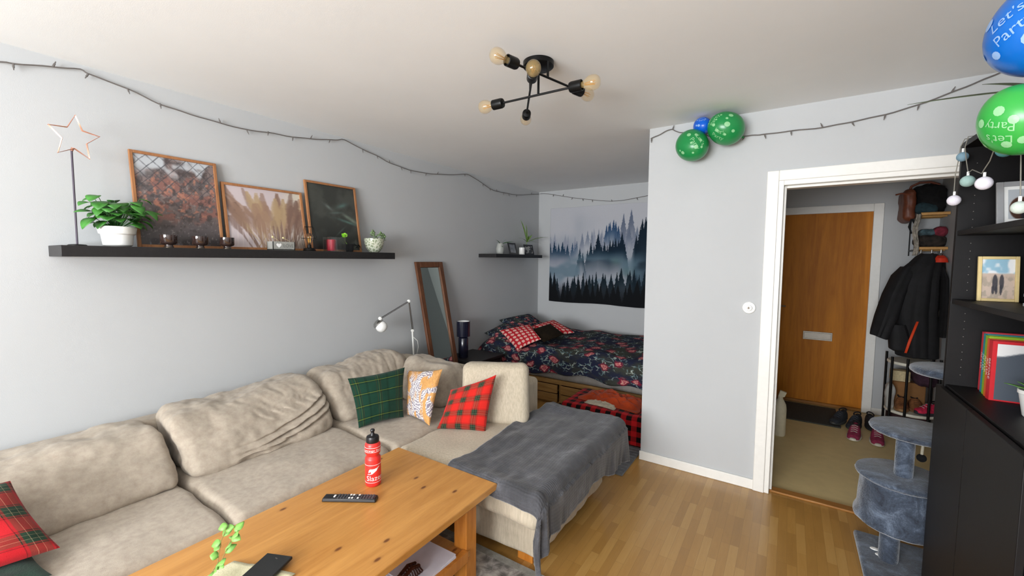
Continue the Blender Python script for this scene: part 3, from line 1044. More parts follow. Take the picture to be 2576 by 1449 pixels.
def framed(name, label, y0, y1, z0, z1, xb, xt, art, fw=0.016, th=0.018, mf=None, nx=110, ny=120, wall='L'):
    """framed print leaning back against the left wall, foot at xb, top at xt"""
    fr = thing(name, label, 'picture', (xb, (y0+y1)/2, z0))
    def pt_(y, t, d):
        x = xb+(xt-xb)*t
        return Vector((x+d, y, z0+(z1-z0)*t))
    hgt = z1-z0
    e = fw/hgt
    m = MB()
    for (ya, yb, ta, tb_) in ((y0, y0+fw, 0, 1), (y1-fw, y1, 0, 1), (y0+fw, y1-fw, 0, e), (y0+fw, y1-fw, 1-e, 1)):
        m.hexa([pt_(ya, ta, 0), pt_(ya, ta, th), pt_(yb, ta, th), pt_(yb, ta, 0), pt_(ya, tb_, 0), pt_(ya, tb_, th), pt_(yb, tb_, th), pt_(yb, tb_, 0)])
    m.build('frame', mf or m_oak, fr, True, 0.002)
    m, c = painted(art, nx, ny, lambda u, v: pt_(y0+fw*0.8+(y1-y0-fw*1.6)*u, e*0.8+(1-e*1.6)*v, th*0.5))
    pr_ = m.build('print', m_art, fr, True, cols=c)
    MB().hexa([pt_(y0+fw*.5, e*.5, 0.001), pt_(y0+fw*.5, e*.5, th*.3), pt_(y1-fw*.5, e*.5, th*.3), pt_(y1-fw*.5, e*.5, 0.001), pt_(y0+fw*.5, 1-e*.5, 0.001), pt_(y0+fw*.5, 1-e*.5, th*.3), pt_(y1-fw*.5, 1-e*.5, th*.3), pt_(y1-fw*.5, 1-e*.5, 0.001)]).build('backing', m_black, fr, False)
    return fr


m_art = attr_mat('glazed_print', 0.45, 0.03, coat=0.5)
m_cloth_art = attr_mat('printed_cloth', 0.9, 0.12)


def art_leaves(u, v):
    x, y = u*9, v*11
    base = np.ones(u.shape+(3,))*np.array((0.36, 0.33, 0.33))
    base = blend(base, (0.50, 0.44, 0.43), sm(0.4, 0.65, vf(x, y, 4))*sm(0.1, 0.6, v))
    base = blend(base, (0.52, 0.37, 0.34), sm(0.52, 0.62, vf(x*1.4+9, y*1.4, 3))*sm(0.2, 0.35, v)*(1-sm(0.72, 0.9, v)))
    base = blend(base, (0.66, 0.45, 0.38), sm(0.60, 0.74, vf(x*2+30, y*2+5, 3))*sm(0.25, 0.4, v)*(1-sm(0.75, 0.88, v)))
    base = blend(base, (0.24, 0.21, 0.21), sm(0.56, 0.70, vf(x*2.5+50, y*2.5, 3))*0.55)
    base = blend(base, (0.24, 0.23, 0.24), 0.6*(1-sm(0.0, 0.3, v)))
    base = blend(base, (0.62, 0.59, 0.58), sm(0.68, 0.78, vf(x*5, y*5+20, 3))*0.5)
    base = blend(base, (0.74, 0.76, 0.78), sm(0.45, 0.62, vf(x*0.7+3, y*0.7+8, 2))*sm(0.70, 0.9, v))
    k = sm(0.35, 0.7, v)
    g1 = np.abs(((u*6.2+v*7.5+0.1*vnoise(x, y)) % 1)-0.5)
    g2 = np.abs(((u*6.2-v*7.5+0.1*vnoise(x+5, y)) % 1)-0.5)
    base = blend(base, (0.25, 0.25, 0.27), (1-sm(0.02, 0.06, g1))*k*0.75)
    return blend(base, (0.25, 0.25, 0.27), (1-sm(0.02, 0.06, g2))*k*0.75)


def art_pampas(u, v):
    base = np.ones(u.shape+(3,))*np.array((0.80, 0.75, 0.76))
    base = blend(base, (0.84, 0.82, 0.74), sm(0.6, 1, u)*0.8)
    rs = np.random.RandomState(5)
    for i in range(46):
        cx = rs.uniform(0.0, 1.05)
        x0_ = 0.55+0.42*(cx-0.5)+rs.uniform(-.1, .1)
        top = rs.uniform(0.45, 1.0) if i > 3 else (0.98, 0.86, 0.93, 0.8)[i]
        if i < 4: cx = (0.22, 0.02, 0.66, 0.80)[i]
        xx = x0_*(1-v/top)**1.0 + cx*np.clip(v/top, 0, 1)
        wd = 0.012+0.055*np.exp(-((v/top-0.72)/0.22)**2)
        if i < 4: wd = wd*0.8
        d = np.abs(u-xx)/wd+0.5*(vf(u*30, v*30+i*3, 2)-0.5)
        f = (1-sm(0.5, 1.2, d))*(v < top)*(0.55+0.3*rs.rand())
        c = [(0.55, 0.44, 0.38), (0.62, 0.50, 0.42), (0.46, 0.36, 0.32), (0.70, 0.60, 0.46)][i % 4]
        base = blend(base, c, f)
    base = blend(base, (0.36, 0.28, 0.25), (1-sm(0.0, 0.45, v))*0.55*sm(0.45, 0.7, u))
    st_ = np.abs(((u*16+v*3*(u-0.5)) % 1)-0.5)
    return blend(base, (0.9, 0.86, 0.82), (1-sm(0.02, 0.09, st_))*(1-sm(0.2, 0.5, v))*0.5)


def art_dark(u, v):
    base = np.ones(u.shape+(3,))*np.array((0.21, 0.22, 0.205))
    base = blend(base, (0.27, 0.28, 0.26), sm(0.4, 0.7, vf(u*4, v*5, 4)))
    base = blend(base, (0.13, 0.135, 0.13), (1-sm(0.1, 0.5, v))*0.6)
    for (cx, cy_, a, b_, an, c) in ((0.40, 0.66, .09, .025, -.5, (.40, .44, .42)), (.70, .70, .12, .03, .3, (.32, .42, .40)), (.86, .50, .16, .03, -.4, (.5, .56, .5)), (.78, .45, .2, .018, -.2, (.33, .45, .42)), (.55, .58, .12, .015, .1, (.34, .4, .38)), (.62, .3, .1, .012, .6, (.3, .34, .32))):
        dx, dy = u-cx, v-cy_
        p, q_ = dx*math.cos(an)+dy*math.sin(an), -dx*math.sin(an)+dy*math.cos(an)
        base = blend(base, c, np.exp(-(p/a)**2-(q_/b_)**2)*(0.6+0.6*vf(u*20, v*20, 2)))
    return base


framed('picture_frame', 'large oak-framed print of red leaves behind wire fencing on the long shelf', 0.775, 1.19, ZS+0.001, 2.115, 0.085, 0.008, art_leaves)
framed('picture_frame', 'wide oak-framed print of pale pampas grass, middle of the long shelf', 1.212, 1.735, ZS+0.001, 2.010, 0.085, 0.012, art_pampas, nx=130, ny=110)
framed('picture_frame', 'oak-framed dark green-grey print, rightmost frame on the long shelf', 1.760, 2.195, ZS+0.001, 2.112, 0.085, 0.008, art_dark)

# three smoked glass votives
def votive(y):
    o = thing('votive_holder', '', 'candle holder', (0.17, y, ZS), 'smoked glass votives on the long shelf')
    c = (0.17, y, ZS)
    MB().lathe([(0.022, 0), (0.0225, 0.004), (0.019, 0.010), (0.019, 0.016), (0.034, 0.021), (0.0385, 0.027), (0.0395, 0.070), (0.037, 0.070), (0.036, 0.032), (0.026, 0.024)], c, 30).build('glass_cup', m_smoke, o)
    MB().lathe([(0.022, 0.0), (0.0225, 0.003), (0.0145, 0.009)], c, 24).build('foot', m_gold, o)
    MB().lathe([(0.018, 0.026), (0.019, 0.028), (0.019, 0.038), (0.0005, 0.038)], c, 20).build('tealight', m_white, o)
    return o


v0 = votive(0.888)
v0['label'] = 'smoked glass votive nearest the potted plant on the long shelf'
dup(v0, (0.17, 1.036, ZS), 'smoked glass votive, middle one of three on the long shelf')
dup(v0, (0.17, 1.176, ZS), 'smoked glass votive in front of the gap between the two left frames')

# grey wooden box with a heart and LOVE
m_gwood = plain('grey_washed_wood', '9a9a94', 0.8, var=0.1, nscale=50)
lv = thing('wooden_box', 'small grey wooden box with white heart and the word LOVE on the long shelf', 'box', (0.17, 1.50, ZS))
m = MB().box((0.13, 1.43, ZS+0.001), (0.205, 1.578, ZS+0.008)).box((0.13, 1.43, ZS), (0.136, 1.578, ZS+0.058)).box((0.199, 1.43, ZS), (0.205, 1.578, ZS+0.058)).box((0.13, 1.43, ZS), (0.205, 1.436, ZS+0.058)).box((0.13, 1.572, ZS), (0.205, 1.578, ZS+0.058))
m.build('box_body', m_gwood, lv, False, 0.001)
hp = []
for i in range(24):
    t = 2*PI*i/24
    hp.append(Vector((16*math.sin(t)**3, 13*math.cos(t)-5*math.cos(2*t)-2*math.cos(3*t)-math.cos(4*t), 0))*0.00105)
m = MB().add([(0.2062, 1.470+p.x, ZS+0.033+p.y) for p in hp]+[(0.205, 1.470+p.x, ZS+0.033+p.y) for p in hp], [tuple(range(24))]+[(i, (i+1) % 24, 24+(i+1) % 24, 24+i) for i in range(24)])
m.build('heart', m_white, lv, False)
vs, fs = text_mesh('LOVE', 0.030)
m = MB().add([(0.2056, 1.533+p.x*0.95, ZS+0.030+p.y) for p in vs], fs)
m.fl = [1]
m.build('lettering', plain('grey_letter', '6a6b68', 0.7), lv, False)
for (y, z, y2) in ((1.455, ZS+0.083, 1.50), (1.525, ZS+0.080, 1.58)):
    MB().lathe([(0.003, 0), (0.006, 0.004), (0.0065, 0.011), (0.003, 0.015)], (0.17, y, z), 12, (0, -0.8, 0.5)).tube([(0.17, y, z), (0.17, (y+y2)/2, z-0.012), (0.17, y2, z-0.035)], 0.0008, 5).build('fairy_bulb', plain('warm_bulb', 'e8d9a0', 0.3), lv)

# wire lantern with a bulb
ln = thing('wire_lantern', 'black wire lantern with a clear bulb in front of the pampas print', 'lantern', (0.165, 1.705, ZS))
LC = Vector((0.165, 1.705, ZS))
MB().lathe([(0.040, 0), (0.042, 0.004), (0.036, 0.020), (0.014, 0.024), (0.013, 0.045), (0.011, 0.047)], LC, 28).build('base', m_blackm, ln)
m = MB()
for k in range(6):
    a = k*PI/3+0.3
    m.tube([LC+Vector((r*math.cos(a), r*math.sin(a), z)) for r, z in ((0.038, 0.012), (0.052, 0.09), (0.030, 0.172))], 0.0014, 5)
for r, z in ((0.038, 0.014), (0.052, 0.09), (0.030, 0.172)):
    m.tube([LC+Vector((r*math.cos(k*PI/3+0.3), r*math.sin(k*PI/3+0.3), z)) for k in range(6)], 0.0014, 5, closed=True)
m.build('wire_cage', m_blackm, ln)
MB().lathe([(0.009, 0.045), (0.012, 0.055), (0.024, 0.078), (0.028, 0.098), (0.024, 0.116), (0.012, 0.127), (0.001, 0.129)], LC, 24).build('bulb', m_clear, ln)
m = MB()
for k in range(4):
    a = k*PI/2
    m.tube([LC+Vector((0.006*math.cos(a), 0.006*math.sin(a), 0.06)), LC+Vector((0.010*math.cos(a), 0.010*math.sin(a), 0.105))], 0.0007, 4)
m.build('filament', m_fil, ln)

# square glass with a red candle
gc = thing('candle_glass', 'square clear glass holding a red candle in front of the dark print', 'candle holder', (0.17, 1.90, ZS))
m = MB()
for (a, b_, c, d) in ((0.125, 1.835, 0.128, 1.965), (0.215, 1.835, 0.218, 1.965), (0.128, 1.835, 0.215, 1.838), (0.128, 1.962, 0.215, 1.965)):
    m.box((a, b_, ZS), (c, d, ZS+0.108))
m.box((0.125, 1.835, ZS), (0.218, 1.965, ZS+0.006))
m.build('glass_box', m_clear, gc, False)
MB().lathe([(0.028, 0.006), (0.029, 0.008), (0.029, 0.088), (0.026, 0.09), (0.001, 0.087)], (0.165, 1.878, ZS), 28).tube([(0.165, 1.878, ZS+0.086), (0.166, 1.879, ZS+0.097)], 0.001, 5).build('candle', plain('red_wax', 'b01a34', 0.35, var=0.08), gc)

# dark succulent with one bright sprig
dk = thing('small_plant', 'dark twisted plant with one bright green sprig beside the dark print', 'plant', (0.16, 2.06, ZS))
MB().lathe([(0.03, 0), (0.036, 0.01), (0.040, 0.06), (0.037, 0.06), (0.034, 0.05), (0.001, 0.048)], (0.15, 2.035, ZS), 20, jit=0.002).build('pot', m_dark, dk)
lf = MB()
random.seed(3)
for i in range(22):
    an = random.uniform(0, 2*PI)
    leafmesh(lf, (0.15, 2.06+random.uniform(-.02, .07), ZS+random.uniform(0.01, 0.06)), (math.cos(an), math.sin(an), random.uniform(0.1, 0.8)), (0, 0, 1), 0.05, 0.010, 0.5)
lf.build('dark_foliage', plain('near_black_leaf', '1a1f1c', 0.5, var=0.4), dk, solid=0.001)
lf = MB()
for d in ((0.3, -0.5, 0.6), (0.3, 0.5, 0.7), (0.4, 0.1, 0.9), (0.5, -0.2, 0.3)):
    leafmesh(lf, (0.15, 1.995, ZS+0.115), d, (0.7, -0.2, 0.4), 0.042, 0.015, 0.3)
lf.tube([(0.15, 2.03, ZS+0.05), (0.15, 2.0, ZS+0.09), (0.15, 1.995, ZS+0.118)], 0.0012, 5)
lf.build('bright_sprig', plain('lime_leaf', '8fcf3a', 0.45, var=0.15), dk)

# round glass bowl of ivy
bw = thing('glass_bowl', 'round patterned glass bowl with trailing leaves at the right end of the long shelf', 'bowl', (0.16, 2.27, ZS))
s = NT('etched_glass')
vo = s.n('ShaderNodeTexVoronoi', {'feature': 'DISTANCE_TO_EDGE'}, Scale=45.0)
s.set(vo.inputs['Vector'], s.coord())
col = s.ramp(vo.outputs[0], [(0.0, hexc('e8ead8')), (0.08, hexc('dfe3cf')), (0.2, hexc('9aa688'))])
m_etch = s.out(col, 0.2, 0, 0.6, Alpha=0.75)
MB().lathe([(0.030, 0), (0.042, 0.005), (0.066, 0.04), (0.078, 0.08), (0.080, 0.115), (0.077, 0.115), (0.074, 0.08), (0.06, 0.04), (0.02, 0.01)], (0.16, 2.27, ZS), 36).build('bowl', m_etch, bw)
lf = MB()
random.seed(8)
for i in range(26):
    an = random.uniform(0, 2*PI)
    yy = 2.27+random.uniform(-0.04, 0.10)
    leafmesh(lf, (0.16+random.uniform(-.03, .04), yy, ZS+random.uniform(0.09, 0.15)), (math.cos(an)*.6, math.sin(an)*.6+0.3, random.uniform(-0.1, .5)), (0.3, 0, 1), 0.032, 0.012, 0.4)
for y, z in ((2.25, 0.165), (2.33, 0.155), (2.36, 0.14)):
    lf.tube([(0.16, 2.28, ZS+0.02), (0.165, (y+2.28)/2, ZS+z*0.7), (0.17, y, ZS+z)], 0.0012, 5)
    for k in range(4):
        leafmesh(lf, (0.17, y, ZS+z), (0.3, math.cos(k*1.7), math.sin(k*1.7)), (1, 0, 0.3), 0.028, 0.011, 0.3)
lf.build('leaves', plain('sage_leaf', '7f9a6c', 0.5, var=0.25), bw, solid=0.0006)

# ------------------------------------------------------------------ small shelf in the corner
sh2 = MB().box((0.0, 3.872, 1.56), (0.25, 4.94, 1.60)).build('floating_shelf', m_black, smooth=False, bevel=0.002, loc=(0, 4.4, 1.56))
tag(sh2, 'short black floating shelf in the alcove corner above the bed', 'shelf')
Z2 = 1.60
v1 = thing('vase_plant', 'pale vase with a few long drooping leaves at the left of the alcove shelf', 'plant', (0.12, 4.14, Z2))
MB().lathe([(0.035, 0), (0.045, 0.01), (0.05, 0.06), (0.040, 0.11), (0.034, 0.13), (0.030, 0.13), (0.036, 0.06)], (0.12, 4.14, Z2), 24).build('vase', plain('pale_grey_ceramic', 'a9aba6', 0.4), v1)
lf = MB()
for (y, z, w) in ((-0.22, 0.07, 0.010), (0.17, 0.06, 0.010), (0.03, 0.09, 0.009), (-0.05, -0.05, 0.008)):
    b0 = Vector((0.12, 4.14, Z2+0.12))
    leafmesh(lf, b0, (0.1, y, z), (0.4, 0, 1), math.hypot(y, z)*1.1, w, 0.12)
lf.build('leaves', m_leafd, v1, solid=0.0008)
def small_frame(label, y0, y1, zt, lean, art, mf=None):
    return framed('photo_frame', label, y0, y1, Z2+0.001, zt, 0.15, 0.15-lean, art, 0.02, 0.012, mf or m_blackp, 24, 30)
small_frame('black photo frame left of the white candle on the alcove shelf', 4.30, 4.47, 1.745, 0.04, lambda u, v: blend(np.ones(u.shape+(3,))*np.array((.35, .36, .38)), (.6, .62, .65), vf(u*3, v*4, 3)))
small_frame('black photo frame right of the white candle on the alcove shelf', 4.66, 4.88, 1.735, 0.03, lambda u, v: blend(np.ones(u.shape+(3,))*np.array((.7, .7, .68)), (.2, .2, .2), sm(.5, .62, vf(u*5, v*3, 2))))
cn = MB().lathe([(0.036, 0), (0.037, 0.002), (0.037, 0.088), (0.034, 0.09), (0.001, 0.087)], (0.19, 4.52, Z2), 24).build('pillar_candle', m_white, loc=(0.19, 4.52, Z2))
tag(cn, 'short white pillar candle between the two small black frames', 'candle')
MB().tube([(0.19, 4.52, Z2+0.086), (0.19, 4.521, Z2+0.098)], 0.0012, 5).build('wick', m_dark, cn)
tp_ = thing('tall_plant', 'slender upright plant with long narrow leaves on the alcove shelf', 'plant', (0.09, 4.80, Z2))
MB().lathe([(0.035, 0), (0.045, 0.01), (0.05, 0.09), (0.046, 0.09), (0.04, 0.07), (0.001, 0.068)], (0.09, 4.80, Z2), 20).build('pot', m_blackp, tp_)
lf = MB()
b0 = Vector((0.09, 4.80, Z2+0.22))
lf.tube([(0.09, 4.80, Z2+0.06), (0.09, 4.79, Z2+0.15), b0+Vector((0, 0, 0.1))], 0.004, 6)
for (d, l, w) in (((0.0, -0.30, 1.0), 0.38, 0.022), ((0.1, -0.12, 0.8), 0.30, 0.014), ((0.1, -0.1, 0.6), 0.2, 0.014), ((0.2, 0.25, 0.5), 0.16, 0.018), ((0.35, 0.75, 0.35), 0.42, 0.011), ((0.2, 0.6, 0.1), 0.30, 0.009), ((0.2, -0.8, 0.3), 0.30, 0.009), ((0.2, 0.2, 0.9), 0.12, 0.012), ((0.3, 0.3, 0.2), 0.12, 0.016)):
    leafmesh(lf, b0-Vector((0, 0, 0.05)), d, (0.3, 0.2, 1), l, w, 0.22, n=8)
lf.build('leaves', plain('palm_leaf', '6f8f45', 0.5, var=0.3), tp_, solid=0.0008)

# ------------------------------------------------------------------ string lights
def string(name, label, pts, bulbs, nrm, dn):
    o = thing(name, label, 'string lights', pts[0])
    P = []
    for a, b_ in zip(pts[:-1], pts[1:]):
        a, b_ = Vector(a), Vector(b_)
        for k in range(4):
            P.append(a.lerp(b_, k/4)+Vector((0, 0, 0.002*math.sin(len(P)*1.3))))
    P.append(Vector(pts[-1]))
    # soften the corners a little, then twist two strands
    Q = [P[0]]+[(P[i-1]+P[i]*2+P[i+1])/4 for i in range(1, len(P)-1)]+[P[-1]]
    MB().tube(Q, 0.0035, 6).build('cable', m_cable, o)
    for i, p in enumerate(bulbs):
        p = Vector(p)
        up = i % 4 == 1
        tilt = 0.5*math.sin(i*2.3)
        side = Vector(dn)*tilt
        d = (Vector((0, 0, 1 if up else -1))+side+Vector(nrm)*0.15).normalized()
        MB().tube([p, p+d*0.018], 0.0042, 6).tube([p+d*0.018, p+d*0.030], [0.003, 0.0018], 6).build('bulb', m_cable, o)
    return o


string('string_lights', 'dark fairy light cable swagged along the left wall below the ceiling', [(0.02,0.302,2.398),(0.02,0.347,2.407),(0.02,0.386,2.413),(0.02,0.512,2.446),(0.02,0.612,2.472),(0.02,0.635,2.457),(0.02,0.785,2.437),(0.02,0.920,2.395),(0.02,1.070,2.381),(0.02,1.227,2.372),(0.02,1.377,2.370),(0.02,1.516,2.389),(0.02,1.681,2.398),(0.02,1.864,2.427),(0.02,2.030,2.461),(0.02,2.101,2.484),(0.02,2.269,2.443),(0.02,2.409,2.424),(0.02,2.559,2.386),(0.02,2.794,2.365),(0.02,3.0,2.372),(0.02,3.345,2.415),(0.02,3.637,2.478),(0.02,3.814,2.442),(0.02,4.122,2.360),(0.02,4.651,2.377),(0.02,5.233,2.471)],
       [(0.02,0.386,2.413),(0.02,0.512,2.446),(0.02,0.635,2.457),(0.02,0.785,2.437),(0.02,0.924,2.401),(0.02,1.227,2.372),(0.02,1.377,2.370),(0.02,1.516,2.395),(0.02,1.687,2.399),(0.02,1.820,2.422),(0.02,1.979,2.449),(0.02,2.276,2.442),(0.02,2.422,2.424),(0.02,2.564,2.385),(0.02,2.692,2.374),(0.02,2.808,2.365),(0.02,3.011,2.372),(0.02,3.167,2.393),(0.02,3.603,2.470),(0.02,3.926,2.410),(0.02,4.058,2.379),(0.02,4.204,2.362),(0.02,4.341,2.366),(0.02,4.465,2.368),(0.02,4.651,2.377),(0.02,5.014,2.436)], (1, 0, 0), (0, 1, 0))
string('string_lights', 'dark fairy light cable hanging across the alcove above the forest tapestry', [(0.03,5.25,2.474),(0.133,5.25,2.469),(0.291,5.25,2.435),(0.474,5.25,2.394),(0.766,5.25,2.341),(1.096,5.25,2.292),(1.304,5.25,2.302),(1.55,5.25,2.333),(1.9,5.25,2.40),(2.1,5.25,2.44)],
       [(0.241,5.25,2.445),(0.389,5.25,2.413),(0.534,5.25,2.383),(0.686,5.25,2.355),(0.823,5.25,2.331),(1.096,5.25,2.292),(1.413,5.25,2.314)], (0, -1, 0), (1, 0, 0))
string('string_lights', 'dark fairy light cable pinned above the doorway from the balloons to the bookcase', [(2.147,3.165,2.425),(2.215,3.165,2.446),(2.274,3.165,2.470),(2.302,3.165,2.466),(2.329,3.165,2.445),(2.372,3.165,2.432),(2.442,3.165,2.421),(2.582,3.165,2.368),(2.747,3.165,2.352),(2.815,3.165,2.348),(2.865,3.165,2.345),(3.007,3.165,2.344),(3.165,3.165,2.338),(3.303,3.165,2.349),(3.447,3.165,2.363),(3.584,3.165,2.391),(3.706,3.165,2.430),(3.805,3.165,2.465),(3.879,3.165,2.493)],
       [(2.153,3.165,2.424),(2.299,3.165,2.466),(2.755,3.165,2.352),(2.865,3.165,2.345),(3.006,3.165,2.344),(3.165,3.165,2.338),(3.300,3.165,2.349),(3.447,3.165,2.363),(3.584,3.165,2.391),(3.706,3.165,2.430)], (0, -1, 0), (1, 0, 0))

# ------------------------------------------------------------------ ceiling lamp
cl = thing('ceiling_lamp', 'black three-rod ceiling lamp with six round amber bulbs', 'ceiling lamp', (1.965, 1.835, 2.5))
MB().lathe([(0.001, 2.472), (0.068, 2.472), (0.075, 2.477), (0.075, 2.4995)], (1.965, 1.835, 0), 40).build('canopy', m_blackm, cl)
rods = [((1.956, 1.504, 2.40), (2.112, 2.097, 2.40)), ((1.668, 1.795, 2.33), (2.262, 1.812, 2.33)), ((2.055, 1.637, 2.375), (1.675, 2.190, 2.375))]
for i, (a, b_) in enumerate(rods):
    a, b_ = Vector(a), Vector(b_)
    d = (b_-a).normalized()
    MB().tube([a+d*0.10, b_-d*0.10], 0.0055, 8).build('rod', m_blackm, cl)
    for (e, dd) in ((a, -d), (b_, d)):
        sk = MB().lathe([(0.006, 0), (0.022, 0.004), (0.025, 0.012), (0.025, 0.062), (0.021, 0.064), (0.021, 0.052)], e-dd*0.115, 24, dd).build('socket', m_blackm, cl)
        k0 = e-dd*0.06
        MB().lathe([(0.013, 0), (0.014, 0.012), (0.021, 0.024), (0.0315, 0.042), (0.0345, 0.060), (0.0315, 0.078), (0.020, 0.091), (0.001, 0.0955)], k0, 28, dd).build('bulb', m_amber, cl)
        m = MB()
        for k in range(6):
            an = k*PI/3
            u_ = dd.cross(Vector((0, 0, 1))).normalized()
            w_2 = dd.cross(u_)
            q = (u_*math.cos(an)+w_2*math.sin(an))
            m.tube([k0+dd*0.02+q*0.004, k0+dd*0.07+q*0.010], 0.0012, 4)
        m.build('filament', m_fil, sk)
m = MB()
for (x, y, z) in ((2.035, 1.805, 2.40), (1.985, 1.803, 2.33), (1.925, 1.826, 2.375)):
    m.tube([(x, y, z), (x, y, 2.475)], 0.006, 8)
m.build('stem', m_blackm, cl)

# ------------------------------------------------------------------ balloons
def balloon(name, label, c, r, ax, hx, texts, dots, seed=0, stretch=1.15):
    """ax: direction the knot points to"""
    ax = Vector(ax).normalized()
    o = thing(name, label, 'balloon', c)
    c = Vector(c)
    prof = []
    for i in range(25):
        t = PI*i/24
        k = 1+0.10*max(0, -math.cos(t))
        prof.append((max(1e-4, r*math.sin(t)*(1-0.06*math.cos(t))), -r*stretch*math.cos(t)))
    s = NT('latex_'+hx)
    s.out(hexc(hx), 0.28, 0, 0.5, Subsurface_Weight=0.15, Subsurface_Radius=(0.05, 0.05, 0.05), Transmission_Weight=0.0)
    MB().lathe(prof, c, 40, ax).build('skin', s.m, o)
    kn = c+ax*(r*stretch)
    MB().lathe([(0.004, -0.004), (0.003, 0.004), (0.006, 0.010), (0.009, 0.014), (0.007, 0.015)], kn, 14, ax).build('knot', s.m, o)
    Q = Vector((0, 0, 1)).rotation_difference(ax).to_matrix()

    def surf(cen, right, up_, x, y, off=0.0012):
        d = (cen + right*x + up_*y).normalized()
        l = Q.inverted() @ d
        th = math.acos(max(-1, min(1, -l.z)))
        # point of the ovoid in that direction
        rr = r*math.sin(th)*(1-0.06*math.cos(th))
        zz = -r*stretch*math.cos(th)
        p = Vector((rr, 0, zz))
        an = math.atan2(l.y, l.x)
        v = Vector((rr*math.cos(an), rr*math.sin(an), zz))
        return c + Q @ (v*(1+off/r*1.2))
    pm = plain('balloon_print_'+hx, {'0': '8fb2e2'}.get(hx[0], '8fc892'), 0.4, var=0.02)
    for (txt, sz, cen, roll_) in texts:
        cen = Vector(cen).normalized()
        right = Vector((0, 0, 1)).cross(cen).normalized()
        up_ = cen.cross(right)
        rr_, uu = right*math.cos(roll_)+up_*math.sin(roll_), -right*math.sin(roll_)+up_*math.cos(roll_)
        m = MB()
        for ln_, dy in zip(txt, (0.62, -0.42)):
            vs, fs = text_mesh(ln_, sz)
            m.add([surf(cen, rr_, uu, p.x/r, (p.y+dy*sz)/r) for p in vs], fs)
        m.fl = [1]
        m.build('lettering', pm, o, False)
    rs_ = random.Random(seed)
    for (cen, q) in dots:
        cen = Vector(cen).normalized()
        right = Vector((0, 0, 1)).cross(cen).normalized()
        up_ = cen.cross(right)
        K = 22
        m = MB()
        m.add([surf(cen, right, up_, 0, 0)]+[surf(cen, right, up_, q*(1+0.03*math.cos(k*PI))*math.cos(2*PI*k/K), q*(1+0.03*math.cos(k*PI))*math.sin(2*PI*k/K), 0.001) for k in range(K)], [(0, 1+k, 1+(k+1) % K) for k in range(K)])
        m.fl = [1]
        m.build('spot', pm, o, False)
    return o


def V2(*a): return [tuple(x) for x in a]
balloon('balloon', 'lower green balloon of the trio pinned at the partition top corner', (2.457, 3.05, 2.305), 0.101, (-0.5, 0.5, 0.5), '1f8a48',
        [(("Let's", 'Party'), 0.042, (0.45, -1, 0.05), -1.0)], [((-0.1, -1, 0.62), .12), ((0.42, -1, 0.62), .10), ((0.75, -1, 0.2), .09), ((0.05, -1, 0.0), .06), ((0.35, -1, -0.28), .12), ((-0.7, -1, -0.75), .11), ((-0.95, -1, -0.55), .06), ((0.85, -1, -0.35), .08), ((0.15, -1, -0.75), .07)])
balloon('balloon', 'upper right green balloon of the trio at the partition top', (2.655, 3.045, 2.385), 0.100, (0.7, 0.5, -0.4), '1f8a48',
        [(("Let's", 'Party'), 0.04, (-0.75, -1, 0.55), 1.2), (("Let's", 'Party'), 0.034, (-0.35, -1, -0.75), -0.7)], [((0.25, -1, -0.05), .15), ((0.55, -1, 0.7), .12), ((0.25, -1, 0.35), .07), ((-0.55, -1, 0.0), .10), ((-0.35, -1, -0.4), .09), ((0.65, -1, -0.55), .09), ((0.1, -1, -0.75), .07), ((-0.1, -1, 0.75), .06), ((-0.35, -1, 0.35), .05)])
balloon('balloon', 'small blue balloon between the two green ones at the partition top', (2.510, 3.085, 2.435), 0.056, (-0.5, 0.8, 0.3), '0a5fd0',
        [(("Let's", 'Party'), 0.02, (0.0, -1, 0.7), 0.2)], [((-0.35, -1, -0.15), .14), ((-0.7, -1, -0.1), .10), ((0.5, -1, 0.75), .08), ((-0.7, -1, 0.75), .08)])
cd_ = Vector((3.03-3.57, -1.76, 1.53-2.15)).normalized()
balloon('balloon', 'large bright blue balloon above the bookcase corner', (3.592, 1.70, 2.157), 0.131, (0.75, 0.2, 0.5), '0868c4',
        [(("Let's", 'Party'), 0.042, (-0.81, -0.58, -0.05), 0.45)], [((-0.98, -0.12, 0.18), .11), ((-0.83, -0.26, -0.49), .09), ((-0.53, -0.74, -0.42), .13), ((-0.66, -0.53, 0.53), .08), ((-0.91, 0.18, -0.37), .08)])
balloon('balloon', 'light green balloon hanging at the bookcase top corner', (3.53, 1.69, 1.913), 0.0815, (0.5, 0.3, -0.8), '35a444',
        [(("Let's", 'Party'), 0.030, (-0.65, -0.61, -0.45), 2.85)], [((-0.68, -0.73, 0.09), .14), ((-0.95, -0.28, -0.12), .12), ((-0.41, -0.89, -0.21), .12), ((-0.74, 0.13, -0.67), .08), ((-0.42, -0.45, -0.79), .12), ((-0.14, -0.67, -0.73), .12)])

# wall dimmer
dm = thing('dimmer_switch', 'round white dimmer switch on the partition beside the doorway', 'switch', (2.822, 3.182, 1.227))
MB().lathe([(0.001, 0), (0.040, 0), (0.040, 0.006), (0.036, 0.011), (0.022, 0.013)], (2.822, 3.182, 1.227), 36, (0, -1, 0)).build('plate', m_white, dm)
MB().lathe([(0.020, 0.010), (0.020, 0.026), (0.017, 0.029), (0.001, 0.029)], (2.822, 3.182, 1.227), 28, (0, -1, 0)).build('knob', m_white, dm)
m = MB()
for a in (0.4, 1.4, 2.4):
    m.tube([(2.822-0.011*math.cos(a), 3.152, 1.227-0.011*math.sin(a)), (2.822+0.011*math.cos(a), 3.152, 1.227+0.011*math.sin(a))], 0.0012, 4)
m.build('ornament', m_gold, dm)

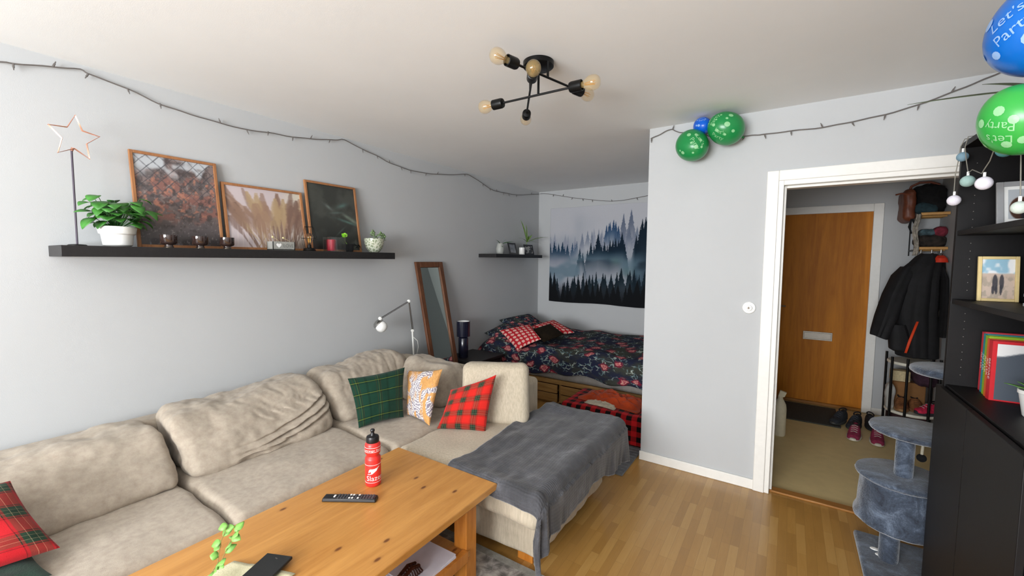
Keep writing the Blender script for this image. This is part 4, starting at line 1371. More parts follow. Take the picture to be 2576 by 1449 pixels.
# ------------------------------------------------------------------ alcove: tapestry
def art_forest(u, v):
    base = np.ones(u.shape+(3,))*np.array((0.75, 0.755, 0.78))
    base = blend(base, (0.60, 0.63, 0.68), sm(0.40, 0.70, vf(u*2.5, v*2.0+4, 3))*0.7*(1-sm(0.80, 1.0, v)))

    def layer(base, x0, x1, env, n, var, w, ht, col, fade, low, soft, seed, tips=None):
        """a stand of firs between x0 and x1 whose crowns follow env and whose feet dissolve in mist"""
        rs = np.random.RandomState(seed)
        if tips is None:
            tips = [(x0+(x1-x0)*(k+rs.uniform(.1, .9))/n, None, w*rs.uniform(.75, 1.3)) for k in range(n)]
        Hh = np.full(u.shape, -1.0)
        rag = (vf(u*170+seed, v*75+seed, 2)-0.5)
        for (x, tip, ww) in tips:
            if tip is None:
                tip = env(x)+rs.uniform(-var, var*0.7)
            dx = np.abs(u-x)/(ww*0.8)
            tier = 0.5*np.abs(((v*70+x*31) % 1)-0.5)*ww
            hh = tip-ht*(np.maximum(0, dx-0.10+rag*0.8*np.clip(dx, 0, 1)+tier*4)**0.85)
            Hh = np.maximum(Hh, np.where(dx < 2.4, hh, -1))
        E_ = np.vectorize(env)(u[:, 0])[:, None]*np.ones_like(u)
        a = sm(0, soft, Hh-v)
        f = 1-(1-low)*sm(0.0, fade, E_-v-0.03+0.16*(vf(u*4+seed, v*4, 3)-0.5))
        edge = sm(x0-0.05, x0+0.0, u)*(1-sm(x1, x1+0.05, u))
        return blend(base, col, a*f*edge)

    def interp(pts):
        xs, ys = zip(*pts)
        return lambda x: float(np.interp(x, xs, ys))
    base = layer(base, -.05, 1.05, interp([(0, .76), (.2, .70), (.35, .80), (.6, .76), (1, .84)]), 15, .05, .035, .16, (.60, .62, .68), .34, 0.1, .06, 3)
    base = layer(base, .28, 1.0, interp([(.28, .66), (.36, .78), (.5, .74), (.8, .80), (1, .85)]), 14, .05, .026, .14, (.48, .52, .59), .26, 0.0, .035, 4)
    base = layer(base, .67, .80, interp([(.67, .88), (.8, .93)]), 2, .02, .030, .17, (.40, .44, .52), .36, 0.0, .02, 5, [(.70, .91, .030), (.765, .95, .032)])
    base = layer(base, .53, .67, interp([(.53, .80), (.6, .84), (.67, .80)]), 6, .035, .024, .13, (.16, .28, .42), .24, 0.0, .02, 6)
    base = layer(base, .225, .285, interp([(.22, .62), (.29, .70)]), 3, .03, .024, .13, (.17, .28, .40), .20, 0.0, .02, 16)
    base = layer(base, -.04, .20, interp([(0, .64), (.2, .62)]), 8, .035, .020, .11, (.11, .22, .32), .22, 0.0, .012, 7)
    base = blend(base, (0.60, 0.61, 0.66), np.exp(-((u-0.14)/0.16)**2-((v-0.42)/0.07)**2)*0.5)
    base = layer(base, .37, .735, interp([(.37, .58), (.48, .66), (.58, .62), (.64, .66), (.70, .66), (.74, .60)]), 12, .02, .024, .13, (.045, .13, .20), .34, .10, .010, 8,
                 [(.38, .56, .022), (.41, .63, .024), (.44, .60, .024), (.475, .715, .030), (.51, .60, .024), (.535, .635, .026), (.56, .60, .022), (.585, .65, .026), (.61, .655, .024), (.635, .67, .026), (.66, .655, .024), (.69, .725, .028), (.715, .63, .022)])
    base = layer(base, .285, .355, interp([(.28, .52), (.32, .56), (.36, .50)]), 3, .02, .022, .13, (.06, .16, .23), .24, 0.0, .012, 18, [(.305, .575, .026), (.335, .53, .024)])
    base = layer(base, .81, 1.05, interp([(.81, .68), (.86, .84), (1, .93)]), 11, .03, .022, .12, (.045, .12, .18), .7, .70, .012, 9)
    base = blend(base, (0.40, 0.50, 0.56), sm(0.46, 0.66, vf(u*4+4, v*6+9, 3))*0.8*sm(0.16, 0.28, v)*(1-sm(0.40, 0.58, v))*(1-0.6*sm(.82, .9, u)))
    base = blend(base, (0.33, 0.47, 0.46), np.exp(-((u-0.74)/0.06)**2-((v-0.33)/0.05)**2)*0.4+np.exp(-((u-0.64)/0.05)**2-((v-0.44)/0.04)**2)*0.4)
    base = layer(base, -.05, 1.05, interp([(0, .34), (.15, .26), (.3, .30), (.45, .32), (.6, .30), (.7, .36), (.85, .34), (1, .42)]), 26, .04, .024, .13, (.055, .12, .16), .34, .45, .014, 11)
    base = layer(base, -.05, 1.05, interp([(0, .28), (.2, .20), (.4, .27), (.6, .22), (.8, .25), (1, .3)]), 22, .04, .024, .12, (.035, .06, .08), .6, 1.0, .014, 12)
    return blend(base, (0.03, 0.035, 0.055), (1-sm(0.02, 0.24, v))*0.85)


m, c = painted(art_forest, 380, 340, lambda u, v: Vector((0.205+1.50*u-0.012*(1-v)*(1-u), 5.262-0.010-0.004*math.sin(u*40)*(0.3+0.7*(1-v))-0.003*math.sin(u*17+2), 0.955+1.30*v+0.012*math.sin(u*PI*3)*(v-0.5)*2*0.5-0.01*u*(1-v)+(-0.008*math.sin(u*9)*v))))
tpy = m.build('tapestry', m_cloth_art, cols=c, loc=(0.95, 5.26, 0.95), solid=0.002)
tag(tpy, 'misty blue pine forest tapestry on the alcove back wall above the bed', 'tapestry')

# ------------------------------------------------------------------ reading lamp, mirror, bedside
rl = thing('reading_lamp', 'white and chrome jointed reading lamp with round white head by the left wall', 'lamp', (0.1, 2.79, 0))
J = {'base': Vector((0.09, 2.80, 0.02)), 'c': Vector((0.1, 2.74, 0.86)), 'b': Vector((0.14, 2.66, 1.148)), 'a': Vector((0.20, 2.287, 1.035)), 'h': Vector((0.205, 2.297, 0.965))}
MB().lathe([(0.08, 0), (0.08, 0.01), (0.075, 0.016), (0.012, 0.02)], (0.1, 2.79, 0), 28).build('base', m_wplastic, rl)
MB().tube([J['base'], J['c']], 0.009, 10).build('post', m_wplastic, rl)
m = MB()
m.tube([J['c'], J['b']], 0.004, 8)
m.tube([J['c']+Vector((0.008, 0.006, 0)), J['b']+Vector((0.006, 0.004, 0))], 0.0025, 6)
m.build('upper_arm', m_chrome, rl)
m = MB()
m.tube([J['b'], J['a']], 0.004, 8)
m.tube([J['b']+Vector((0.004, 0, -0.008)), J['a']+Vector((0.004, 0, -0.008))], 0.0025, 6)
m.build('forearm', m_chrome, rl)
for k in ('a', 'b', 'c'):
    MB().lathe([(0.008, -0.012), (0.014, -0.010), (0.014, 0.010), (0.008, 0.012)], J[k], 18, (0.8, -0.6, 0)).build('joint', m_wplastic, rl)
MB().sphere(J['h'], 0.048, 28).build('globe', m_white, rl)
MB().lathe([(0.050, 0.014), (0.044, 0.030), (0.030, 0.044), (0.010, 0.050)], J['h']+Vector((-0.012, -0.004, 0.010)), 24, (-0.55, -0.45, 0.7)).build('shade', m_chrome, rl)
MB().tube([(0.105, 2.745, 0.80), (0.13, 2.775, 0.76), (0.125, 2.79, 0.70), (0.098, 2.80, 0.63)], 0.003, 6).build('cord', m_wplastic, rl)

mr = thing('leaning_mirror', 'tall narrow brown-framed mirror leaning on the left wall behind the sofa', 'mirror', (0.3, 3.02, 0))
def mp(y, t, d): return Vector((0.33-0.315*t+d, y, 1.505*t))
m = MB()
for (ya, yb, ta, tb_) in ((2.845, 2.895, 0, 1), (3.165, 3.215, 0, 1), (2.895, 3.165, 0, .035), (2.895, 3.165, .965, 1)):
    m.hexa([mp(ya, ta, 0), mp(ya, ta, .028), mp(yb, ta, .028), mp(yb, ta, 0), mp(ya, tb_, 0), mp(ya, tb_, .028), mp(yb, tb_, .028), mp(yb, tb_, 0)])
m.build('frame', wood('walnut_frame', '74492f', '4f2f1d', 0.45, 'Z'), mr, False, 0.004)
MB().hexa([mp(2.89, .03, .004), mp(2.89, .03, .012), mp(3.17, .03, .012), mp(3.17, .03, .004), mp(2.89, .97, .004), mp(2.89, .97, .012), mp(3.17, .97, .012), mp(3.17, .97, .004)]).build('mirror_glass', NT('mirror_silver').out(hexc('c9d2cc'), 0.02, 1.0), mr, False)

ns = thing('nightstand', 'black nightstand between the mirror and the bed', 'nightstand', (0.24, 3.52, 0))
MB().box((0.02, 3.24, 0.47), (0.46, 3.74, 0.50)).build('top', m_black, ns, False, 0.003)
MB().box((0.03, 3.25, 0.0), (0.44, 3.27, 0.47)).box((0.03, 3.71, 0), (0.44, 3.73, 0.47)).box((0.03, 3.27, 0), (0.04, 3.71, 0.47)).box((0.04, 3.27, 0.08), (0.43, 3.71, 0.10)).build('body', m_black, ns, False, 0.002)
dw = MB().box((0.42, 3.275, 0.29), (0.438, 3.705, 0.46)).build('drawer', m_black, ns, False, 0.002)
MB().lathe([(0.006, 0), (0.006, 0.012), (0.012, 0.018), (0.001, 0.022)], (0.438, 3.49, 0.375), 14, (1, 0, 0)).build('knob', m_blackm, dw)
tl = thing('table_lamp', 'dark navy glossy table lamp with drum shade on the nightstand', 'lamp', (0.2, 3.36, 0.5))
m_navy = plain('navy_gloss', '121427', 0.2, var=0.1, spec=0.7)
LC = Vector((0.2, 3.36, 0.5))
MB().lathe([(0.05, 0), (0.052, 0.004), (0.052, 0.205), (0.045, 0.215), (0.008, 0.218), (0.008, 0.24)], LC, 32).build('base', m_navy, tl)
MB().lathe([(0.070, 0.225), (0.070, 0.385), (0.067, 0.385), (0.067, 0.225)], LC, 36).build('lamp_shade', m_navy, tl)
MB().lathe([(0.0665, 0.228), (0.0665, 0.383), (0.0655, 0.383), (0.0655, 0.228)], LC, 36).build('shade_lining', m_white, tl)
MB().lathe([(0.01, 0.24), (0.02, 0.27), (0.028, 0.31), (0.015, 0.335), (0.001, 0.338)], LC, 20).build('bulb', m_white, tl)

# ------------------------------------------------------------------ bed
bed = thing('bed', 'wide bed filling the alcove with pine drawers underneath', 'bed', (1.07, 4.55, 0))
m = MB().box((0.03, 3.90, 0.0), (2.12, 3.92, 0.03)).box((0.03, 3.88, 0.225), (2.12, 5.24, 0.27)).box((0.03, 3.9, 0), (0.06, 5.24, 0.225)).box((2.09, 3.9, 0), (2.12, 5.24, 0.225)).box((1.06, 3.9, 0), (1.09, 5.2, 0.225))
m.build('frame', m_bedwood, bed, False, 0.003)
for (a, b_) in ((0.07, 1.055), (1.095, 2.085)):
    for (z0_, z1_) in ((0.035, 0.122), (0.13, 0.218)):
        d_ = MB().box((a, 3.865, z0_), (b_, 3.885, z1_)).box((a+0.02, 3.885, z0_), (b_-0.02, 4.5, z0_+0.02)).build('drawer', m_bedwood, bed, False, 0.003)
softbox([(0.04, 3.87, 0.27), (2.12, 3.87, 0.27), (2.12, 5.25, 0.27), (0.04, 5.25, 0.27), (0.04, 3.87, 0.47), (2.12, 3.87, 0.47), (2.12, 5.25, 0.47), (0.04, 5.25, 0.47)], 0.05, 12, wr=0.004).build('mattress', fabric('grey_sheet', '9b9791', '85817b', 0.95, 8), bed)

s = NT('floral_duvet')
vv = s.coord('UV', (1, 1, 1))
vo = s.n('ShaderNodeTexVoronoi', {'voronoi_dimensions': '2D'}, Scale=6.0, Randomness=0.9)
wrp = s.n('ShaderNodeTexNoise', Scale=16.0, Detail=4.0)
s.set(wrp.inputs['Vector'], vv)
off = s.n('ShaderNodeVectorMath', {'operation': 'SCALE'}, i0=wrp.outputs[1])
off.inputs['Scale'].default_value = 0.11
vw = s.n('ShaderNodeVectorMath', {'operation': 'ADD'}, i0=vv, i1=off.outputs[0]).outputs[0]
s.set(vo.inputs['Vector'], vw)
sepc = s.n('ShaderNodeSeparateColor', i0=vo.outputs['Color'])
base = s.ramp(s.noise(vw, 5, 4), [(0.42, hexc('20243a')), (0.5, hexc('2a2d35')), (0.6, hexc('383a33'))])
# leaves: thin curled pale strokes
vl = s.n('ShaderNodeTexVoronoi', {'voronoi_dimensions': '2D', 'feature': 'DISTANCE_TO_EDGE'}, Scale=17.0)
s.set(vl.inputs['Vector'], vw)
gate = s.ramp(s.noise(vv, 9, 2), [(0.48, (0, 0, 0)), (0.56, (1, 1, 1))])
lfm = s.math('MULTIPLY', s.ramp(vl.outputs[0], [(0.03, (1, 1, 1)), (0.12, (0, 0, 0))]), gate)
col = s.mix(lfm, base, s.ramp(s.noise(vv, 14, 2), [(0.42, hexc('5f7a80')), (0.6, hexc('a9b3a8'))]))
fine = s.noise(vw, 38, 3, 0.6)
petal = s.ramp(s.math('ADD', s.math('MULTIPLY', vo.outputs['Distance'], 1.6), s.math('MULTIPLY', fine, 0.55)),
               [(0.0, hexc('c9a79c')), (0.36, hexc('b8636a')), (0.42, hexc('8e2436')), (0.52, hexc('cf9c90')), (0.60, hexc('8a2236')), (0.74, hexc('4a1c2e')), (0.86, hexc('8f5058'))])
isf = s.math('MULTIPLY', s.ramp(s.math('ADD', vo.outputs['Distance'], s.math('MULTIPLY', fine, 0.15)), [(0.37, (1, 1, 1)), (0.42, (0, 0, 0))]), s.ramp(sepc.outputs[0], [(0, (0, 0, 0)), (0.36, (1, 1, 1))], 'CONSTANT'))
col = s.mix(isf, col, petal)
s.bump(s.noise(s.coord(), 12, 4), 0.35, 0.02)
m_floral = s.out(col, 0.9, 0, 0.2)


def duvet_pt(a, b):
    # a along the bed (x), b from the front hem up and back to the wall
    x = 0.015+a*2.09
    hem = 0.335+0.03*a+0.02*math.sin(a*13)+0.015*math.sin(a*31)
    top = 0.575+0.035*a+0.03*fbm((x*2.2, b*3, 0), 3)+0.012*math.sin(x*9+b*5)
    # heaped over the pillows at the head end
    top += 0.07*math.exp(-((x-0.33)/0.28)**2)*math.exp(-((b-0.62)/0.35)**2)
    if x < 0.22:
        top -= (0.22-x)**2*3.2*(1-0.6*b)
    s0 = 0.26
    if b < 0.16:
        t = b/0.16
        y = 3.835-0.01*math.sin(x*23)*(1-t)
        z = hem+(top-0.055-hem)*t
        y += 0.012*math.sin(x*17+1)*(1-t)
    elif b < 0.28:
        t = (b-0.16)/0.12*PI/2
        y = 3.835+0.075*(1-math.cos(t))
        z = top-0.055+0.055*math.sin(t)
    else:
        t = (b-0.28)/0.72
        y = 3.91+t*1.325
        z = top+0.01*math.sin(t*7+x*3)+0.02*math.sin(PI*t)
        if t > 0.93:
            z -= (t-0.93)*0.8
    return Vector((x, y, z))


m = MB()
m.grid([[duvet_pt(i/110, j/80) for j in range(81)] for i in range(111)], [[(i/110*2.09, j/80*1.75) for j in range(81)] for i in range(111)])
dv_ = m.build('duvet', m_floral, loc=(1.05, 4.5, 0.5), solid=0.03)
tag(dv_, 'dark navy duvet with red and pink flowers spread over the bed', 'duvet')

p1 = pillow((0.03, 4.25, 0.78), (0.10, 4.85, 0.80), (0.42, 4.85, 0.62), (0.38, 4.25, 0.62), (0.6, -0.1, 0.7), 0.08, seed=3, pull=0.05).build('pillow', m_floral, loc=(0.25, 4.5, 0.62))
tag(p1, 'dark floral pillow at the back of the bed against the left wall', 'pillow')
p2 = pillow((0.04, 3.93, 0.66), (0.10, 4.35, 0.76), (0.46, 4.30, 0.64), (0.45, 3.90, 0.58), (0.5, -0.2, 0.8), 0.06, seed=8, pull=0.05).build('pillow', m_floral, loc=(0.25, 4.1, 0.6))
tag(p2, 'dark floral pillow at the near left end of the bed', 'pillow')
s = NT('red_medallion_cotton')
vo = s.n('ShaderNodeTexVoronoi', {'voronoi_dimensions': '2D'}, Scale=1.0, Randomness=0.0)
s.set(vo.inputs['Vector'], s.coord('UV', (6, 7, 1)))
nz = s.noise(s.coord('UV'), 30, 3)
col = s.ramp(s.math('ADD', vo.outputs['Distance'], s.math('MULTIPLY', nz, 0.12)), [(0.0, hexc('e0a8a0')), (0.10, hexc('c44a50')), (0.14, hexc('e6bcb0')), (0.40, hexc('dca59c')), (0.44, hexc('b8202c'))])
m_redpat = s.out(col, 0.9, 0, 0.2)
c1 = pillow((0.26, 3.93, 0.715), (0.56, 4.12, 0.79), (0.86, 3.86, 0.69), (0.66, 3.70, 0.575), (0.45, -0.4, 0.8), 0.05, seed=4, pull=0.06).build('cushion', m_redpat, loc=(0.6, 3.9, 0.62))
tag(c1, 'red cushion with pale medallions lying nearest the nightstand on the bed', 'cushion')
c2 = pillow((0.52, 4.20, 0.75), (0.64, 4.55, 0.80), (1.00, 4.40, 0.70), (0.80, 4.10, 0.66), (0.4, -0.4, 0.8), 0.05, seed=6, pull=0.06).build('cushion', m_redpat, loc=(0.75, 4.3, 0.64))
tag(c2, 'red cushion with pale medallions behind the dark brown one on the bed', 'cushion')
c3 = pillow((0.60, 4.02, 0.735), (0.74, 4.28, 0.795), (0.97, 4.20, 0.70), (0.88, 3.88, 0.655), (0.45, -0.45, 0.75), 0.035, seed=7, pull=0.05).build('cushion', fabric('dark_brown_suede', '241b10', '181109', 0.95, 10, sheen=0.0), loc=(0.8, 4.1, 0.64))
tag(c3, 'plain dark brown cushion lying on the bed', 'cushion')

# ------------------------------------------------------------------ chest under a buffalo-check blanket
ch = MB().box((1.38, 3.42, 0.012), (2.11, 3.83, 0.225)).build('low_chest', m_light_wood, bevel=0.004, loc=(1.75, 3.6, 0.012))
tag(ch, 'low chest hidden beneath a red and black checked blanket before the bed', 'chest')
m_buff = sett('buffalo_check', [(0, 'd01c22'), (0.5, '120d0d')], [(0, 'c81a20'), (0.5, '120d0d')], 11.0, 11.0, offs=(0.02, 0.01))


def chest_pt(a, b):
    x = 1.30+a*0.825
    drop_l = max(0, 0.07-(x-1.30))
    z = 0.25+0.006*fbm((x*6, b*5, 2), 2)
    if b < 0.40:
        t = b/0.40
        y = 3.35-0.015*(1-t)+0.008*math.sin(x*19)*(1-t)
        zz = 0.02+(z-0.025-0.02)*t
    elif b < 0.46:
        t = (b-0.40)/0.06*PI/2
        y = 3.35+0.03*(1-math.cos(t))
        zz = z-0.025+0.025*math.sin(t)
    else:
        y = 3.38+(b-0.46)/0.54*0.46
        zz = z
    if drop_l > 0:
        zz = min(zz, max(0.02, z-drop_l*3.2))
        if b > 0.46: y = y
    return Vector((x, y, zz))


m = MB()
m.grid([[chest_pt(i/60, j/50) for j in range(51)] for i in range(61)], [[((i/60*.825 if i/60*.825 > 0.07 else 0.07-(0.07-i/60*.825)*3.35)+1, (j/50*0.56 if j <= 20 else 0.225+(j-20)/30*0.5)) for j in range(51)] for i in range(61)])
ck = m.build('checked_blanket', m_buff, loc=(1.7, 3.6, 0.2), solid=0.008)
tag(ck, 'red and black buffalo-check blanket covering the low chest', 'blanket')


def rumple(cx, cy, w, d, zb, h, seed, rot=0.0, n=46, edge=0.85):
    m = MB()
    P = []
    for i in range(n+1):
        row = []
        for j in range(n+1):
            u, v_ = 2*i/n-1, 2*j/n-1
            rr = (abs(u)**3+abs(v_)**3)**(1/3)
            lobes = 1+0.18*noise.noise(Vector((u*1.5+seed, v_*1.5, 0)))
            x, y = u*w*lobes, v_*d*lobes
            hh = h*max(0, 1-rr**3)*(0.55+0.9*abs(noise.noise(Vector((u*2.2+seed, v_*2.2, 1))))+0.7*abs(noise.noise(Vector((u*5+v_*3, v_*4+seed, 3)))))
            xr, yr = x*math.cos(rot)-y*math.sin(rot), x*math.sin(rot)+y*math.cos(rot)
            row.append(Vector((cx+xr, cy+yr, zb+0.008+hh)))
        P.append(row)
    return m.grid(P)


og = rumple(1.76, 3.62, 0.28, 0.17, 0.256, 0.065, 4, -0.1).build('orange_garment', m_orange, loc=(1.76, 3.6, 0.26), solid=0.006)
tag(og, 'crumpled rust-orange garment lying on the checked chest', 'clothing')
wg = rumple(1.70, 3.47, 0.15, 0.06, 0.253, 0.026, 9, -0.15, 36).build('white_garment', fabric('cream_knit', 'cfc4b0', 'aaa08c', 0.95, 30), loc=(1.6, 3.4, 0.256), solid=0.005)
tag(wg, 'cream knitted cloth peeking out from under the orange garment', 'clothing')
mt = MB().box((1.15, 2.84, 0.0005), (2.108, 3.345, 0.012)).build('bedside_mat', fabric('grey_ribbed_mat', '6d6e70', '505154', 0.95, 10, 900, 0.6), bevel=0.003, loc=(1.6, 3.1, 0))
tag(mt, 'grey ribbed mat on the floor between the chaise and the bed', 'rug')
m = MB()
for i in range(10):
    y = 2.88+i*0.047
    m.tube([(1.16, y, 0.0125), (2.10, y, 0.0125)], 0.003, 5)
m.build('ribs', fabric('grey_mat_rib', '7c7d80', '5c5d60', 0.95, 10), mt)

# ------------------------------------------------------------------ bookcase
bc = thing('bookcase', 'tall black-brown bookcase with doors below at the right edge', 'bookcase', (3.8, 2.08, 0))
X0, X1, YA, YB, HT = 3.60, 3.96, 1.66, 2.475, 2.02
MB().box((X0, YB-0.022, 0), (X1, YB, HT)).build('side_panel', m_bcase, bc, False, 0.0015)
MB().box((X0, YA, 0), (X1, YA+0.022, HT)).build('side_panel', m_bcase, bc, False, 0.0015)
MB().box((X0, YA+0.022, HT-0.022), (X1, YB-0.022, HT)).build('top_panel', m_bcase, bc, False, 0.0015)
MB().box((X1-0.008, YA+0.022, 0.06), (X1, YB-0.022, HT-0.022)).build('back_panel', m_bcase, bc, False)
for z in (1.665, 1.385, 1.025, 0.55, 0.06):
    MB().box((X0+0.004, YA+0.022, z-0.02), (X1-0.008, YB-0.022, z)).build('shelf', m_bcase, bc, False, 0.0015)
ymid = (YA+YB)/2+0.03
for (a, b_) in ((YA+0.002, ymid-0.0015), (ymid+0.0015, YB-0.002)):
    dr = MB().box((X0-0.020, a, 0.05), (X0-0.002, b_, 1.018)).build('door', m_bcase, bc, False, 0.002)
m = MB()
for (xx) in (X0+0.045,):
    for k in range(28):
        z = 1.07+k*0.032
        if min(abs(z-q) for q in (1.375, 1.655)) > 0.02:
            m.lathe([(0.0015, 0), (0.0015, 0.0006), (0.0001, 0.0007)], (xx, YB-0.022, z), 8, (0, -1, 0))
ph = m.build('peg_holes', plain('peg_hole', '77736e', 0.5), bc, False)

# books with AFTER on the spine
bkcols = [('red', 'd63c4a', 0.235), ('teal', '2f94a0', 0.232), ('green', '8fb51f', 0.230), ('orange', 'e2682a', 0.222), ('scarlet', 'cf1f2a', 0.222)]
labels = ['pinkish-red AFTER book at the far end of the row', 'teal AFTER book second from the bookcase side', 'lime green AFTER book in the middle of the row', 'orange AFTER book beside the scarlet one', 'scarlet book with white lettering at the near end of the row']
yk = 2.425
m_page = plain('book_pages', 'e2dccb', 0.9, var=0.05, nscale=200)
for i, (nm, hx, hgt) in enumerate(bkcols):
    t = 0.034
    ya, yb = yk-t, yk-0.001
    yk -= t
    xs = 3.690-0.004*i
    mc = plain('cover_'+nm, hx, 0.45, var=0.04)
    bk = thing('book', labels[i], 'book', (xs, (ya+yb)/2, 1.0255), 'AFTER novels on the bookcase')
    z0 = 1.0255
    MB().box((xs, ya, z0), (xs+0.002, yb, z0+hgt)).box((xs+0.002, ya, z0), (xs+0.15, ya+0.002, z0+hgt)).box((xs+0.002, yb-0.002, z0), (xs+0.15, yb, z0+hgt)).build('cover', mc, bk, False)
    MB().box((xs+0.003, ya+0.0022, z0+0.003), (xs+0.146, yb-0.0022, z0+hgt-0.003)).build('pages', m_page, bk, False)
    vs, fs = text_mesh('AFTER' if i < 4 else 'BEFORE', 0.023)
    # reads downward along the spine
    m = MB().add([Vector((xs-0.0006, (ya+yb)/2-p.y, z0+hgt*0.52-p.x)) for p in vs], fs)
    m.fl = [1]
    m.build('lettering', m_print_w, bk, False)
    if i == 4:
        m, c = painted(lambda u, v: blend(blend(np.ones(u.shape+(3,))*np.array((.33, .36, .40)), (.93, .93, .93), sm(.80+0.04*np.sin(u.mean()*0+3), .84, v+0.05*np.cos(u*5))), (.3, .33, .37), 0*u), 20, 40, lambda u, v: Vector((xs+0.012+0.13*u, ya-0.0008, z0+0.005+(hgt-0.015)*v)))
        m.build('cover_picture', m_art, bk, True, cols=c)


def stand_frame(label, xl, xr, y, zb, zt, lean, fw, mf, art, mat_w=0.0):
    """photo frame standing on a shelf, facing the window side (-y)"""
    o = thing('photo_frame', label, 'photo frame', ((xl+xr)/2, y, zb))
    hgt = zt-zb
    def P(x, t, d): return Vector((x, y+lean*t+d, zb+hgt*t))
    e = fw/hgt
    m = MB()
    for (xa, xb_, ta, tb_) in ((xl, xl+fw, 0, 1), (xr-fw, xr, 0, 1), (xl+fw, xr-fw, 0, e), (xl+fw, xr-fw, 1-e, 1)):
        m.hexa([P(xa, ta, -.012), P(xb_, ta, -.012), P(xb_, ta, 0), P(xa, ta, 0), P(xa, tb_, -.012), P(xb_, tb_, -.012), P(xb_, tb_, 0), P(xa, tb_, 0)])
    m.build('frame', mf, o, False, 0.0015)
    MB().hexa([P(xl+fw*.6, e*.6, -.004), P(xr-fw*.6, e*.6, -.004), P(xr-fw*.6, e*.6, 0), P(xl+fw*.6, e*.6, 0), P(xl+fw*.6, 1-e*.6, -.004), P(xr-fw*.6, 1-e*.6, -.004), P(xr-fw*.6, 1-e*.6, 0), P(xl+fw*.6, 1-e*.6, 0)]).build('backing', m_white, o, False)
    g = mat_w
    m, c = painted(art, 50, 60, lambda u, v: P(xl+fw+g+(xr-xl-2*fw-2*g)*u, e+g/hgt+(1-2*e-2*g/hgt)*v, -.005))
    m.build('photo', m_art, o, True, cols=c)
    return o


def art_trail(u, v):
    b_ = np.ones(u.shape+(3,))*np.array((.80, .72, .66))
    b_ = blend(b_, (.93, .94, .95), sm(.62, .66, v))
    b_ = blend(b_, (.60, .76, .84), sm(.60, .68, v)*sm(.4, .6, vf(u*3+2, v*4, 3)))
    b_ = blend(b_, (.62, .58, .52), sm(.45, .6, vf(u*8, v*8, 3))*(1-sm(.5, .6, v))*.6)
    for (cx, cy_, w, h) in ((.42, .40, .085, .22), (.62, .42, .075, .20), (.36, .22, .05, .12), (.46, .22, .04, .12), (.60, .22, .04, .14)):
        b_ = blend(b_, (.22, .22, .25), (1-sm(.7, 1.1, ((u-cx)/w)**2+((v-cy_)/h)**2))*.85)
    return b_


def art_snap(u, v):
    b_ = np.ones(u.shape+(3,))*np.array((.72, .74, .76))
    b_ = blend(b_, (.30, .20, .16), 1-sm(.8, 1.1, ((u-.45)/.42)**2+((v-.35)/.40)**2))
    return blend(b_, (.16, .16, .18), 1-sm(.7, 1.2, ((u-.7)/.3)**2+((v-.2)/.35)**2))


stand_frame('pale wooden photo frame of two walkers on the middle open shelf', 3.655, 3.765, 2.385, 1.386, 1.560, 0.02, 0.011, plain('pale_birch', 'dcc58c', 0.5, var=0.06), art_trail)
stand_frame('second pale wooden frame half hidden behind the white letter rack', 3.772, 3.87, 2.33, 1.386, 1.560, 0.02, 0.011, plain('gold_birch', 'c9a862', 0.5, var=0.06), art_snap)
stand_frame('grey photo frame with white mount on the top open shelf', 3.668, 3.80, 2.30, 1.666, 1.835, 0.035, 0.018, plain('matt_grey_frame', '9a9b9d', 0.5, var=0.03), art_snap, 0.012)
lr = thing('letter_rack', 'white slatted metal letter rack on the middle open shelf', 'rack', (3.76, 2.08, 1.386))
m = MB()
for k in range(5):
    z = 1.39+k*0.032
    m.box((3.70, 2.06, z), (3.86, 2.064, z+0.010)).box((3.70, 2.12, z), (3.86, 2.124, z+0.010)).box((3.697, 2.06, z), (3.70, 2.124, z+0.010))
for k in range(12):
    x = 3.70+k*0.0142
    m.box((x, 2.0605, 1.388), (x+0.003, 2.0635, 1.53))
m.box((3.70, 2.06, 1.386), (3.86, 2.124, 1.389))
m.build('wire_body', plain('silver_white_wire', 'c9cdd2', 0.35, 0.2), lr, False)

pl_ = thing('potted_plant', 'small succulent in a white pot standing before the AFTER books', 'plant', (3.735, 2.075, 1.0255))
PC = Vector((3.735, 2.075, 1.0255))
MB().lathe([(0.030, 0), (0.033, 0.004), (0.044, 0.076), (0.047, 0.078), (0.047, 0.090), (0.043, 0.090), (0.041, 0.07)], PC, 32).build('pot', m_white, pl_)
MB().lathe([(0.0001, 0.078), (0.042, 0.078), (0.042, 0.076)], PC, 20).build('soil', m_soil, pl_)
lf = MB()
random.seed(21)
for i in range(16):
    an = i*2.4
    el = 0.25+0.07*i
    leafmesh(lf, PC+Vector((0, 0, 0.08)), (math.cos(an), math.sin(an), el), (-math.cos(an)*.3, -math.sin(an)*.3, 1), 0.06 if i > 3 else 0.085, 0.011, 0.15, fold=0.25)
lf.build('leaves', plain('succulent_green', '5e9440', 0.4, var=0.25, nscale=40), pl_, solid=0.002)

